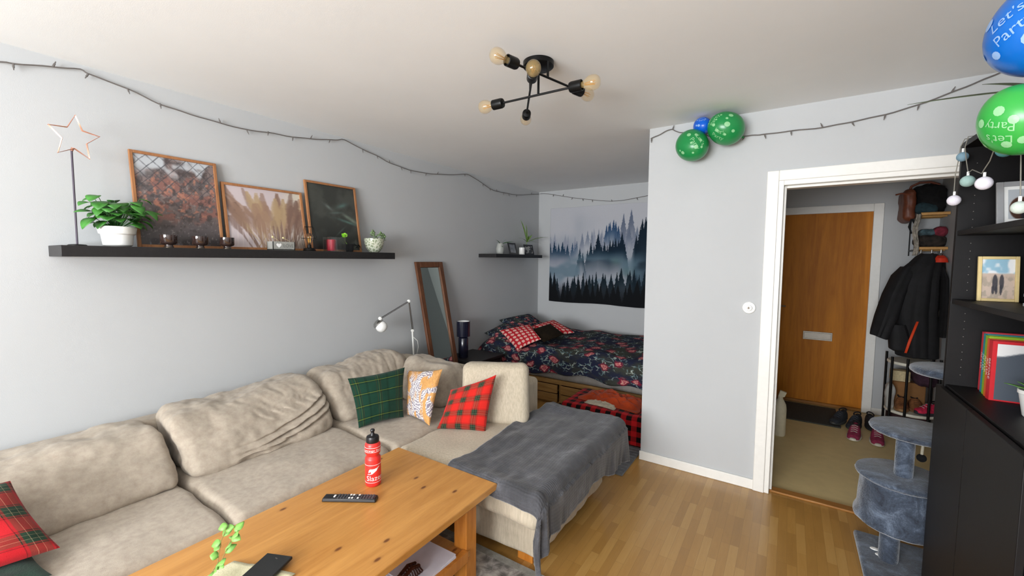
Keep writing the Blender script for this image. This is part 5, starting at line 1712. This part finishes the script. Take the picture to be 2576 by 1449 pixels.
# plant on top of the bookcase
tp2 = thing('trailing_plant', 'dark green strappy plant on top of the bookcase behind the balloons', 'plant', (3.78, 2.2, 2.02))
MB().lathe([(0.05, 0), (0.06, 0.005), (0.07, 0.10), (0.066, 0.10), (0.06, 0.08), (0.001, 0.078)], (3.78, 2.2, 2.02), 24).build('pot', m_blackp, tp2)
lf = MB()
R_ = Vector((3.72, 2.19, 2.12))
for (tip, w, bend) in (((3.385, 2.20, 2.135), 0.013, 0.05), ((3.60, 2.3, 2.2), 0.02, 0.1), ((3.9, 2.1, 2.25), 0.02, 0.1), ((3.8, 2.35, 2.3), 0.02, 0.1), ((3.64, 2.17, 2.20), 0.030, 0.1), ((3.60, 2.2, 2.09), 0.026, 0.1)):
    d = Vector(tip)-R_
    leafmesh(lf, R_, d+Vector((0, 0, bend*d.length)), (0.1, -0.5, 1), d.length, w, bend, n=10)
lf.build('leaves', plain('olive_leaf', '4c5a38', 0.5, var=0.3, nscale=40), tp2, solid=0.001)

# cotton ball lights
bl = thing('ball_lights', 'string of white and teal cotton ball lights hanging at the bookcase corner', 'string lights', (3.58, 2.37, 2.02))
MB().tube([(3.61, 2.40, 2.024), (3.59, 2.39, 2.022), (3.576, 2.375, 1.99), (3.575, 2.383, 1.94), (3.573, 2.40, 1.886), (3.572, 2.395, 1.81)], 0.0016, 6).tube([(3.61, 2.36, 2.024), (3.588, 2.345, 2.02), (3.577, 2.325, 1.977), (3.576, 2.30, 1.93), (3.575, 2.258, 1.867), (3.575, 2.217, 1.873), (3.575, 2.177, 1.86), (3.575, 2.12, 1.842), (3.575, 2.10, 1.853), (3.576, 2.06, 1.873), (3.578, 2.036, 1.909), (3.58, 2.0, 1.94), (3.585, 1.93, 1.915), (3.585, 1.86, 1.85), (3.585, 1.84, 1.73)], 0.0016, 6).build('cord', plain('grey_cord', '8d8a80', 0.6), bl)
for (x, y, z, r, hx) in ((3.572, 2.388, 1.783, 0.021, 'e6e2ec'), (3.577, 2.345, 1.945, 0.018, '7f9fb0'), (3.575, 2.258, 1.838, 0.021, '9fbdb8'), (3.575, 2.093, 1.805, 0.0225, 'eeeaf4'), (3.582, 1.965, 1.888, 0.022, '5fa3ad'), (3.585, 1.84, 1.695, 0.0185, 'c9d4cc')):
    s = NT('cotton_'+hx)
    v = s.coord()
    s.bump(s.noise(v, 220, 3), 0.5, 0.002)
    s.out(hexc(hx), 0.8, 0, 0.2)
    b_ = MB().sphere((x, y, z), r, 22).build('cotton_ball', s.m, bl)
    MB().tube([(x, y, z+r*0.9), (x, y, z+r+0.014)], 0.004, 8).build('bulb_holder', m_white, b_)

# ------------------------------------------------------------------ cat tree
s = NT('blue_grey_plush')
v = s.coord()
n1 = s.noise(v, 11, 5, 0.7, 0.8)
n2 = s.noise(v, 160, 3)
col = s.ramp(s.math('ADD', s.math('MULTIPLY', n1, 0.8), s.math('MULTIPLY', n2, 0.2)), [(0.36, hexc('30353f')), (0.5, hexc('454e5c')), (0.66, hexc('6d798b'))])
s.bump(n2, 0.6, 0.006)
m_plush = s.out(col, 0.95, 0, 0.15, Sheen_Weight=0.5, Sheen_Roughness=0.4)
ct = thing('cat_tree', 'blue-grey plush cat tree with barrel and round platforms by the doorway', 'cat tree', (3.6, 2.75, 0))
MB().box((3.40, 2.515, 0.0), (3.85, 2.96, 0.035)).build('base', m_plush, ct, True, 0.012)


def disc(c, r, t):
    return MB().lathe([(0.0001, 0), (r-0.014, 0), (r-0.003, t*0.25), (r, t*0.5), (r-0.003, t*0.8), (r-0.014, t), (0.0001, t)], c, 48, jit=0.002)


MB().lathe([(0.038, 0.035), (0.04, 0.05), (0.04, 0.24)], (3.515, 2.74, 0), 24, jit=0.002).build('post', m_plush, ct)
MB().lathe([(0.030, 0.035), (0.030, 0.24)], (3.78, 2.62, 0), 20).build('post', fabric('sisal_dark', '2a2622', '191613', 0.95, 60), ct)
# barrel: open tube with a round entrance facing away
MB().lathe([(0.0001, 0.235), (0.165, 0.235), (0.178, 0.245), (0.180, 0.26), (0.176, 0.275), (0.168, 0.30), (0.164, 0.37), (0.160, 0.45), (0.158, 0.462), (0.0001, 0.462)], (3.545, 2.735, 0), 56, jit=0.006).build('barrel', m_plush, ct)
disc((3.545, 2.735, 0.462), 0.183, 0.030).build('platform', m_plush, ct)
MB().lathe([(0.034, 0.49), (0.036, 0.50), (0.036, 0.70)], (3.545, 2.72, 0), 24, jit=0.002).build('post', m_plush, ct)
disc((3.585, 2.745, 0.70), 0.178, 0.028).build('platform', m_plush, ct)
MB().lathe([(0.034, 0.728), (0.036, 1.01)], (3.72, 2.70, 0), 24, jit=0.002).build('post', m_plush, ct)
disc((3.70, 2.75, 1.005), 0.155, 0.035).build('platform', m_plush, ct)
MB().tube([(3.635, 2.86, 0.70), (3.636, 2.86, 0.62), (3.634, 2.86, 0.565)], 0.006, 8).build('rope', plain('cream_rope', 'd8cfb8', 0.8, var=0.15, nscale=150), ct)
MB().sphere((3.634, 2.86, 0.548), 0.02, 16).build('toy_ball', m_dark, ct)
for (x, y, r, lb) in ((3.475, 2.80, 0.3, 'small white tag farther back on the cat tree base'), (3.49, 2.755, 0.1, 'small white tag nearer on the cat tree base')):
    o = MB().lathe([(0.001, 0), (0.024, 0.001), (0.022, 0.004), (0.001, 0.006)], (x, y, 0.036), 16, sx=1.0, sy=0.6).build('paper_scrap', m_white, loc=(x, y, 0.036))
    tag(o, lb, 'paper')


# ------------------------------------------------------------------ hallway
mh = MB().box((2.78, 4.84, -0.0035), (3.50, 5.43, 0.008)).build('door_mat', plain('dark_mat', '3b3a34', 0.95, var=0.3, nscale=90, bump=0.5, bscale=300), bevel=0.003, loc=(3.1, 5.1, -0.0035))
tag(mh, 'dark grey doormat inside the wooden entrance door', 'mat')


def shoe(label, c, rot, col_up, col_sole, ln=0.27, laces='cfcfc6', group=None, name='sneaker'):
    o = thing(name, label, 'shoe', c, group)
    c = Vector(c)
    R = Matrix.Rotation(rot, 3, 'Z')

    def W_(x, y, z): return c + R @ Vector((x, y, z))
    N_ = 26
    def outline(t):  # half width along length (0 heel..1 toe)
        return 0.030+0.016*math.sin(PI*min(1, t*0.95+0.02))**0.6*(0.6+0.8*t) if 0 < t < 1 else 0.02
    # sole
    ring = []
    for i in range(N_):
        a = 2*PI*i/N_
        x = math.cos(a); t = (x+1)/2
        ring.append((x*ln/2, math.copysign(abs(math.sin(a))**0.8, math.sin(a))*outline(t)*1.12))
    m = MB()
    vs = []
    for z, k in ((0, 0.95), (0.006, 1.02), (0.022, 1.02), (0.026, 0.97)):
        vs += [W_(x*k, y*k, z+(0.008*max(0, x/ln*2)**3)) for x, y in ring]
    fs = [(l*N_+i, l*N_+(i+1) % N_, (l+1)*N_+(i+1) % N_, (l+1)*N_+i) for l in range(3) for i in range(N_)]
    fs += [tuple(range(N_))[::-1], tuple(3*N_+i for i in range(N_))]
    m.add(vs, fs).build('sole', plain('sole_'+col_sole, col_sole, 0.7), o)
    # upper: rings along the length, open at the collar
    P = []
    K = 14
    for i in range(K+1):
        t = i/K
        x = (t-0.5)*ln*0.96
        w = outline(min(0.98, max(0.02, t)))*(0.98 if 0.03 < t < 0.97 else 0.6)
        h = 0.085-0.012*math.sin(t*PI) if t < 0.35 else (0.085-0.045*sm(0.35, 0.75, t)-0.012*max(0, t-.75)*4)
        if i in (0, K): h *= 0.55
        row = []
        for j in range(13):
            a = PI*j/12
            row.append(W_(x, -math.cos(a)*w, 0.022+h*math.sin(a)**0.7))
        P.append(row)
    MB().grid(P).build('upper', plain('upper_'+col_up, col_up, 0.85, var=0.3, nscale=40), o)
    m = MB()
    m.tube([W_(-ln*0.30+0.045*math.cos(a), 0.024*math.sin(a), 0.108-0.006*math.cos(a)) for a in [2*PI*k/16 for k in range(16)]], 0.006, 6, closed=True)
    m.build('collar', plain('collar_dark', '19161a', 0.9), o)
    m = MB()
    for k in range(4):
        x = -0.02+k*0.022
        zz = 0.107-k*0.011
        m.tube([W_(x, -0.022, zz-0.01), W_(x+0.006, 0, zz), W_(x, 0.022, zz-0.01)], 0.0022, 5)
    m.build('laces', plain('lace_'+laces, laces, 0.8), o)
    return o


shoe('dark running shoe farthest left on the hall floor', (3.49, 4.98, 0.009), -2.0, '23262c', '3a3a38', laces='3a3f48')
shoe('dark running shoe between its mate and the black shoe', (3.605, 4.96, -0.004), -1.9, '23262c', '3a3a38', laces='4a4f58')
shoe('burgundy sneaker with pale laces, left of the pair in the hall', (3.575, 4.66, -0.004), -1.75, '8c2848', 'c9c4b4', laces='b9bfae')
shoe('burgundy sneaker with pale laces, right of the pair in the hall', (3.725, 4.64, -0.004), -1.65, '8c2848', 'c9c4b4', laces='b9bfae')
shoe('black shoe nearest the door frame foot in the hall', (3.74, 5.02, -0.004), -1.5, '15151a', '26262a', laces='1d1d22')

# pale plastic jug behind the door casing
jg = thing('plastic_bottle', 'tall pale plastic bottle standing just inside the hall doorway', 'bottle', (3.02, 4.35, -0.004))
MB().lathe([(0.045, 0), (0.05, 0.01), (0.05, 0.24), (0.045, 0.28), (0.03, 0.31), (0.02, 0.33), (0.02, 0.35), (0.001, 0.352)], (3.02, 4.35, -0.004), 24).build('body', plain('cream_plastic', 'd8cfb4', 0.5), jg)
MB().hexa([(3.0, 4.33, 0.345), (3.05, 4.33, 0.345), (3.05, 4.37, 0.345), (3.0, 4.37, 0.345), (3.015, 4.335, 0.40), (3.065, 4.335, 0.385), (3.065, 4.365, 0.385), (3.015, 4.365, 0.40)]).build('spout', plain('cream_plastic_b', 'd2c8aa', 0.5), jg, True, 0.004)

# hat rack on the hall back wall
hr = thing('hat_rack', 'wall hat rack with two pale wooden rails in the hall', 'rack', (4.09, 5.3, 1.6))
for (x0_, z, y0_) in ((4.0, 1.972, 5.185), (3.985, 1.665, 5.185)):
    MB().tube([(x0_, y0_, z), (4.185, y0_, z)], 0.014, 12).build('rail', plain('rail_pine_%d' % int(z*10), 'd6a262', 0.45, var=0.1), hr)
for z in (1.955, 1.65):
    for k in range(1, 4):
        MB().tube([(3.99, 5.185+k*0.075, z), (4.185, 5.185+k*0.075, z)], 0.008, 8).build('slat', m_light_wood, hr)
MB().box((3.985, 5.18, 1.64), (3.993, 5.5, 1.655)).box((3.985, 5.18, 1.945), (3.993, 5.5, 1.958)).box((3.985, 5.488, 1.6), (3.993, 5.5, 2.0)).build('bracket', m_blackm, hr, False)
for x in (4.02, 4.09, 4.15):
    MB().tube([(x, 5.2, 1.655), (x, 5.2, 1.62), (x, 5.17, 1.60), (x, 5.15, 1.62)], 0.005, 8).build('hook', m_chrome, hr)

def lump(name, label, cat, lo, hi, mt_, r=0.05, wr=0.02, seed=1, bulge=(0.01, 0.01, 0.02)):
    (a, b_, c), (d, e, f) = lo, hi
    o = softbox([(a, b_, c), (d, b_, c), (d, e, c), (a, e, c), (a, b_, f), (d, b_, f), (d, e, f), (a, e, f)], r, 10, bulge, wr, 9, seed).build(name, mt_, loc=((a+d)/2, (b_+e)/2, c))
    return tag(o, label, cat)


hb = lump('handbag', 'brown leather handbag with curved strap at the left end of the hat rack', 'bag', (3.885, 5.20, 1.93), (3.965, 5.46, 2.19), plain('brown_leather', '6e3a24', 0.5, var=0.2), 0.03, 0.01, 2)
MB().tube([(3.92, 5.3, 2.17), (3.94, 5.28, 2.235), (3.99, 5.26, 2.262), (4.06, 5.25, 2.258), (4.12, 5.25, 2.23)], 0.010, 8).tube([(3.93, 5.2, 2.15), (3.86, 5.19, 2.165), (3.82, 5.19, 2.155)], 0.007, 8).build('strap', plain('brown_leather_strap', '7c4028', 0.5), hb)
lump('bag', 'black bag piled on the upper hat rack shelf', 'bag', (3.98, 5.21, 2.0), (4.17, 5.46, 2.235), m_dark, 0.06, 0.03, 5)
lump('scarf_bundle', 'dark teal bundle under the black bag on the hat rack', 'clothing', (3.975, 5.19, 1.985), (4.10, 5.23, 2.055), plain('dark_teal_cloth', '22383f', 0.9, var=0.4, nscale=30), 0.02, 0.01, 6)
sp_ = MB().tube([(3.94, 5.19, 1.93), (3.925, 5.185, 1.86), (3.945, 5.18, 1.80), (3.975, 5.18, 1.815), (3.965, 5.185, 1.88), (3.945, 5.19, 1.93)], 0.007, 8).build('strap_loop', m_dark, loc=(3.95, 5.18, 1.93))
tag(sp_, 'black bag strap looping down beneath the brown handbag', 'strap')
lump('folded_scarf', 'dark patterned scarf heap on the lower hat rack shelf', 'clothing', (4.0, 5.2, 1.682), (4.18, 5.44, 1.78), plain('patterned_scarf', '2b2420', 0.9, var=0.9, nscale=22), 0.04, 0.025, 8)
lump('hat', 'teal and red woollen hat on top of the dark scarf', 'hat', (4.02, 5.21, 1.79), (4.13, 5.36, 1.828), plain('teal_red_wool', '4a6068', 0.95, var=0.5, nscale=25), 0.02, 0.012, 12)
lump('mitten', 'wine red mitten beside the hat on the rack', 'clothing', (4.10, 5.195, 1.785), (4.18, 5.30, 1.84), plain('wine_wool', '7c2838', 0.95, var=0.4, nscale=35), 0.02, 0.012, 14)
hs = cloth(lambda a, b: Vector((3.955+0.035*a+0.01*math.sin(b*8), 5.165+0.008*math.sin(a*12+b*9), 1.60+0.37*b)), 8, 30, 'hanging_scarf', plain('silver_patterned_cloth', 'a39c90', 0.7, var=0.45, nscale=45), (3.97, 5.165, 1.97), 0.003)
tag(hs, 'silver patterned scarf hanging from the left end of the hat rack', 'scarf')

# coat with an orange lining
ctt = thing('coat', 'thick black winter coat with orange lining hanging in the hall', 'coat', (4.05, 5.1, 1.6))
def loft(secs, n=28, fold=0.0, seed=0, mats=None):
    m = MB()
    P = []
    for (cx, cy_, z, rx, ry, tl_) in secs:
        row = []
        for k in range(n+1):
            a = 2*PI*k/n
            f = 1+fold*noise.noise(Vector((math.cos(a)*2.5+seed, math.sin(a)*2.5, z*1.2)))
            row.append(Vector((cx+rx*f*math.cos(a), cy_+ry*f*math.sin(a), z+tl_*math.cos(a))))
        P.append(row)
    m.grid(P)
    return m
m_coat = plain('black_coat_fabric', '100f12', 0.8, var=0.5, nscale=14, bump=0.5, bscale=60)
cb = loft([(4.06, 5.15, 1.615, 0.05, 0.05, 0), (4.06, 5.15, 1.59, 0.08, 0.06, 0), (4.05, 5.14, 1.545, 0.11, 0.075, 0.01), (4.02, 5.13, 1.47, 0.14, 0.09, 0.0), (4.01, 5.12, 1.38, 0.135, 0.10, 0), (4.01, 5.12, 1.25, 0.14, 0.09, 0), (4.0, 5.11, 1.1, 0.14, 0.115, 0), (4.01, 5.11, 0.95, 0.14, 0.10, 0), (4.01, 5.11, 0.82, 0.14, 0.12, 0), (4.02, 5.11, 0.70, 0.135, 0.12, 0.0), (4.02, 5.11, 0.69, 0.12, 0.10, 0.0)], 48, 0.30, 2)
cb.build('body', m_coat, ctt)
loft([(3.93, 5.12, 1.50, 0.05, 0.06, 0), (3.895, 5.10, 1.42, 0.075, 0.075, 0.0), (3.84, 5.07, 1.25, 0.08, 0.08, 0), (3.795, 5.04, 1.05, 0.085, 0.08, 0), (3.76, 5.02, 0.92, 0.075, 0.075, 0.0), (3.745, 5.01, 0.86, 0.065, 0.065, -0.02), (3.748, 5.01, 0.855, 0.05, 0.05, -0.02)], 30, 0.25, 7).build('sleeve', m_coat, ctt)
loft([(4.14, 5.12, 1.50, 0.02, 0.05, 0), (4.155, 5.06, 1.40, 0.02, 0.06, 0.0), (4.155, 5.02, 1.2, 0.022, 0.06, 0), (4.15, 5.0, 0.9, 0.022, 0.06, 0)], 24, 0.2, 9).build('sleeve', m_coat, ctt)
loft([(3.87, 5.03, 0.98, 0.05, 0.05, 0), (3.88, 5.02, 0.86, 0.075, 0.07, 0), (3.885, 5.02, 0.76, 0.07, 0.07, 0), (3.89, 5.02, 0.745, 0.05, 0.05, 0)], 24, 0.2, 3).build('hem_flap', m_coat, ctt)
MB().add([(3.985, 5.0, 1.02), (4.0, 4.995, 1.02), (3.955, 4.975, 0.84), (3.935, 4.975, 0.84), (3.93, 4.955, 0.74), (3.915, 4.96, 0.74)], [(0, 1, 2, 3), (3, 2, 4, 5)]).build('orange_zip', plain('orange_zip', 'e8481c', 0.6), ctt, True, solid=0.012)
loft([(4.13, 5.14, 1.60, 0.03, 0.035, 0), (4.13, 5.11, 1.575, 0.045, 0.045, 0), (4.13, 5.10, 1.54, 0.05, 0.045, 0.0)], 20, 0.2, 4).build('orange_lining', plain('orange_lining', 'e0381a', 0.6), ctt)

# shoe stand
ss = thing('shoe_stand', 'black metal shoe stand with pale oval shelves in the hall', 'rack', (4.0, 5.05, -0.004))
m = MB()
for (x, y) in ((3.835, 4.93), (3.93, 4.885), (4.08, 4.885), (3.84, 5.22), (4.16, 5.0), (4.16, 5.22)):
    m.tube([(x, y, -0.004), (x, y, 0.70)], 0.010, 8)
m.build('uprights', m_blackm, ss)
m_rim = plain('cream_laminate', 'e6e2d2', 0.4, var=0.03)
for z in (0.63, 0.19):
    MB().lathe([(0.001, z), (0.175, z), (0.18, z+0.006), (0.18, z+0.018), (0.175, z+0.024), (0.001, z+0.024)], (4.0, 5.06, 0), 40, sy=1.0).build('shelf', m_rim, ss)
def shoe_row(z):
    shoe('tan ankle shoe on the lower shoe stand shelf', (3.93, 5.02, 0.215+z), -1.7, '8d5a34', 'a3794c', 0.24, '6b4426')
    shoe('tan shoe beside the dark stand upright', (4.03, 5.05, 0.215+z), -1.5, '94603a', '9b7550', 0.24, '6b4426')
    shoe('bright pink and black sneaker at the shelf front', (4.09, 4.97, 0.215+z), -2.6, 'd4274f', '33333a', 0.2, 'e2e2e2')
shoe_row(0)
lump('shoe_box', 'tan cardboard box on the shoe stand behind the shoes', 'box', (3.88, 5.10, 0.216), (4.10, 5.20, 0.45), plain('tan_card', '8d6236', 0.8), 0.008, 0.0, 3, (0, 0, 0))
lump('magazine_stack', 'cream magazines slanting under the upper stand shelf', 'magazines', (3.86, 5.08, 0.455), (3.99, 5.18, 0.55), plain('cream_card', 'c9b890', 0.8, var=0.2, nscale=60), 0.006, 0.0, 3, (0, 0, 0))
lump('purple_bag', 'dark purple cloth bag under the upper stand shelf', 'bag', (4.0, 5.0, 0.46), (4.15, 5.18, 0.61), plain('dark_purple_cloth', '3a2030', 0.9, var=0.4), 0.04, 0.02, 5)
lump('grey_bag', 'pale grey plastic bag at the left of the lower stand shelf', 'bag', (3.825, 4.99, 0.216), (3.875, 5.09, 0.42), plain('pale_grey_plastic', 'b5b5b0', 0.6, var=0.1), 0.02, 0.01, 5)
lump('dark_box', 'dark wine coloured box on the floor below the shoe stand', 'box', (3.86, 5.05, -0.003), (4.12, 5.24, 0.16), plain('dark_wine_box', '3a1a1e', 0.8), 0.01, 0.0, 5, (0, 0, 0))

# repeats of one kind share a group
for o in list(COL.objects):
    if o.parent is None and o.get('category') and not o.get('group'):
        k = o['category']
        if k == 'balloon':
            o['group'] = 'party balloons'
        elif k == 'shoe':
            o['group'] = 'shoes on the stand' if o.location.z > 0.1 else 'shoes on the hall floor'
        elif k == 'picture':
            o['group'] = 'framed prints on the long shelf'
        elif k == 'cushion':
            o['group'] = 'cushions on the sofa' if o.location.y < 3 else 'cushions on the bed'
        elif k == 'photo frame':
            o['group'] = 'photo frames on the bookcase'
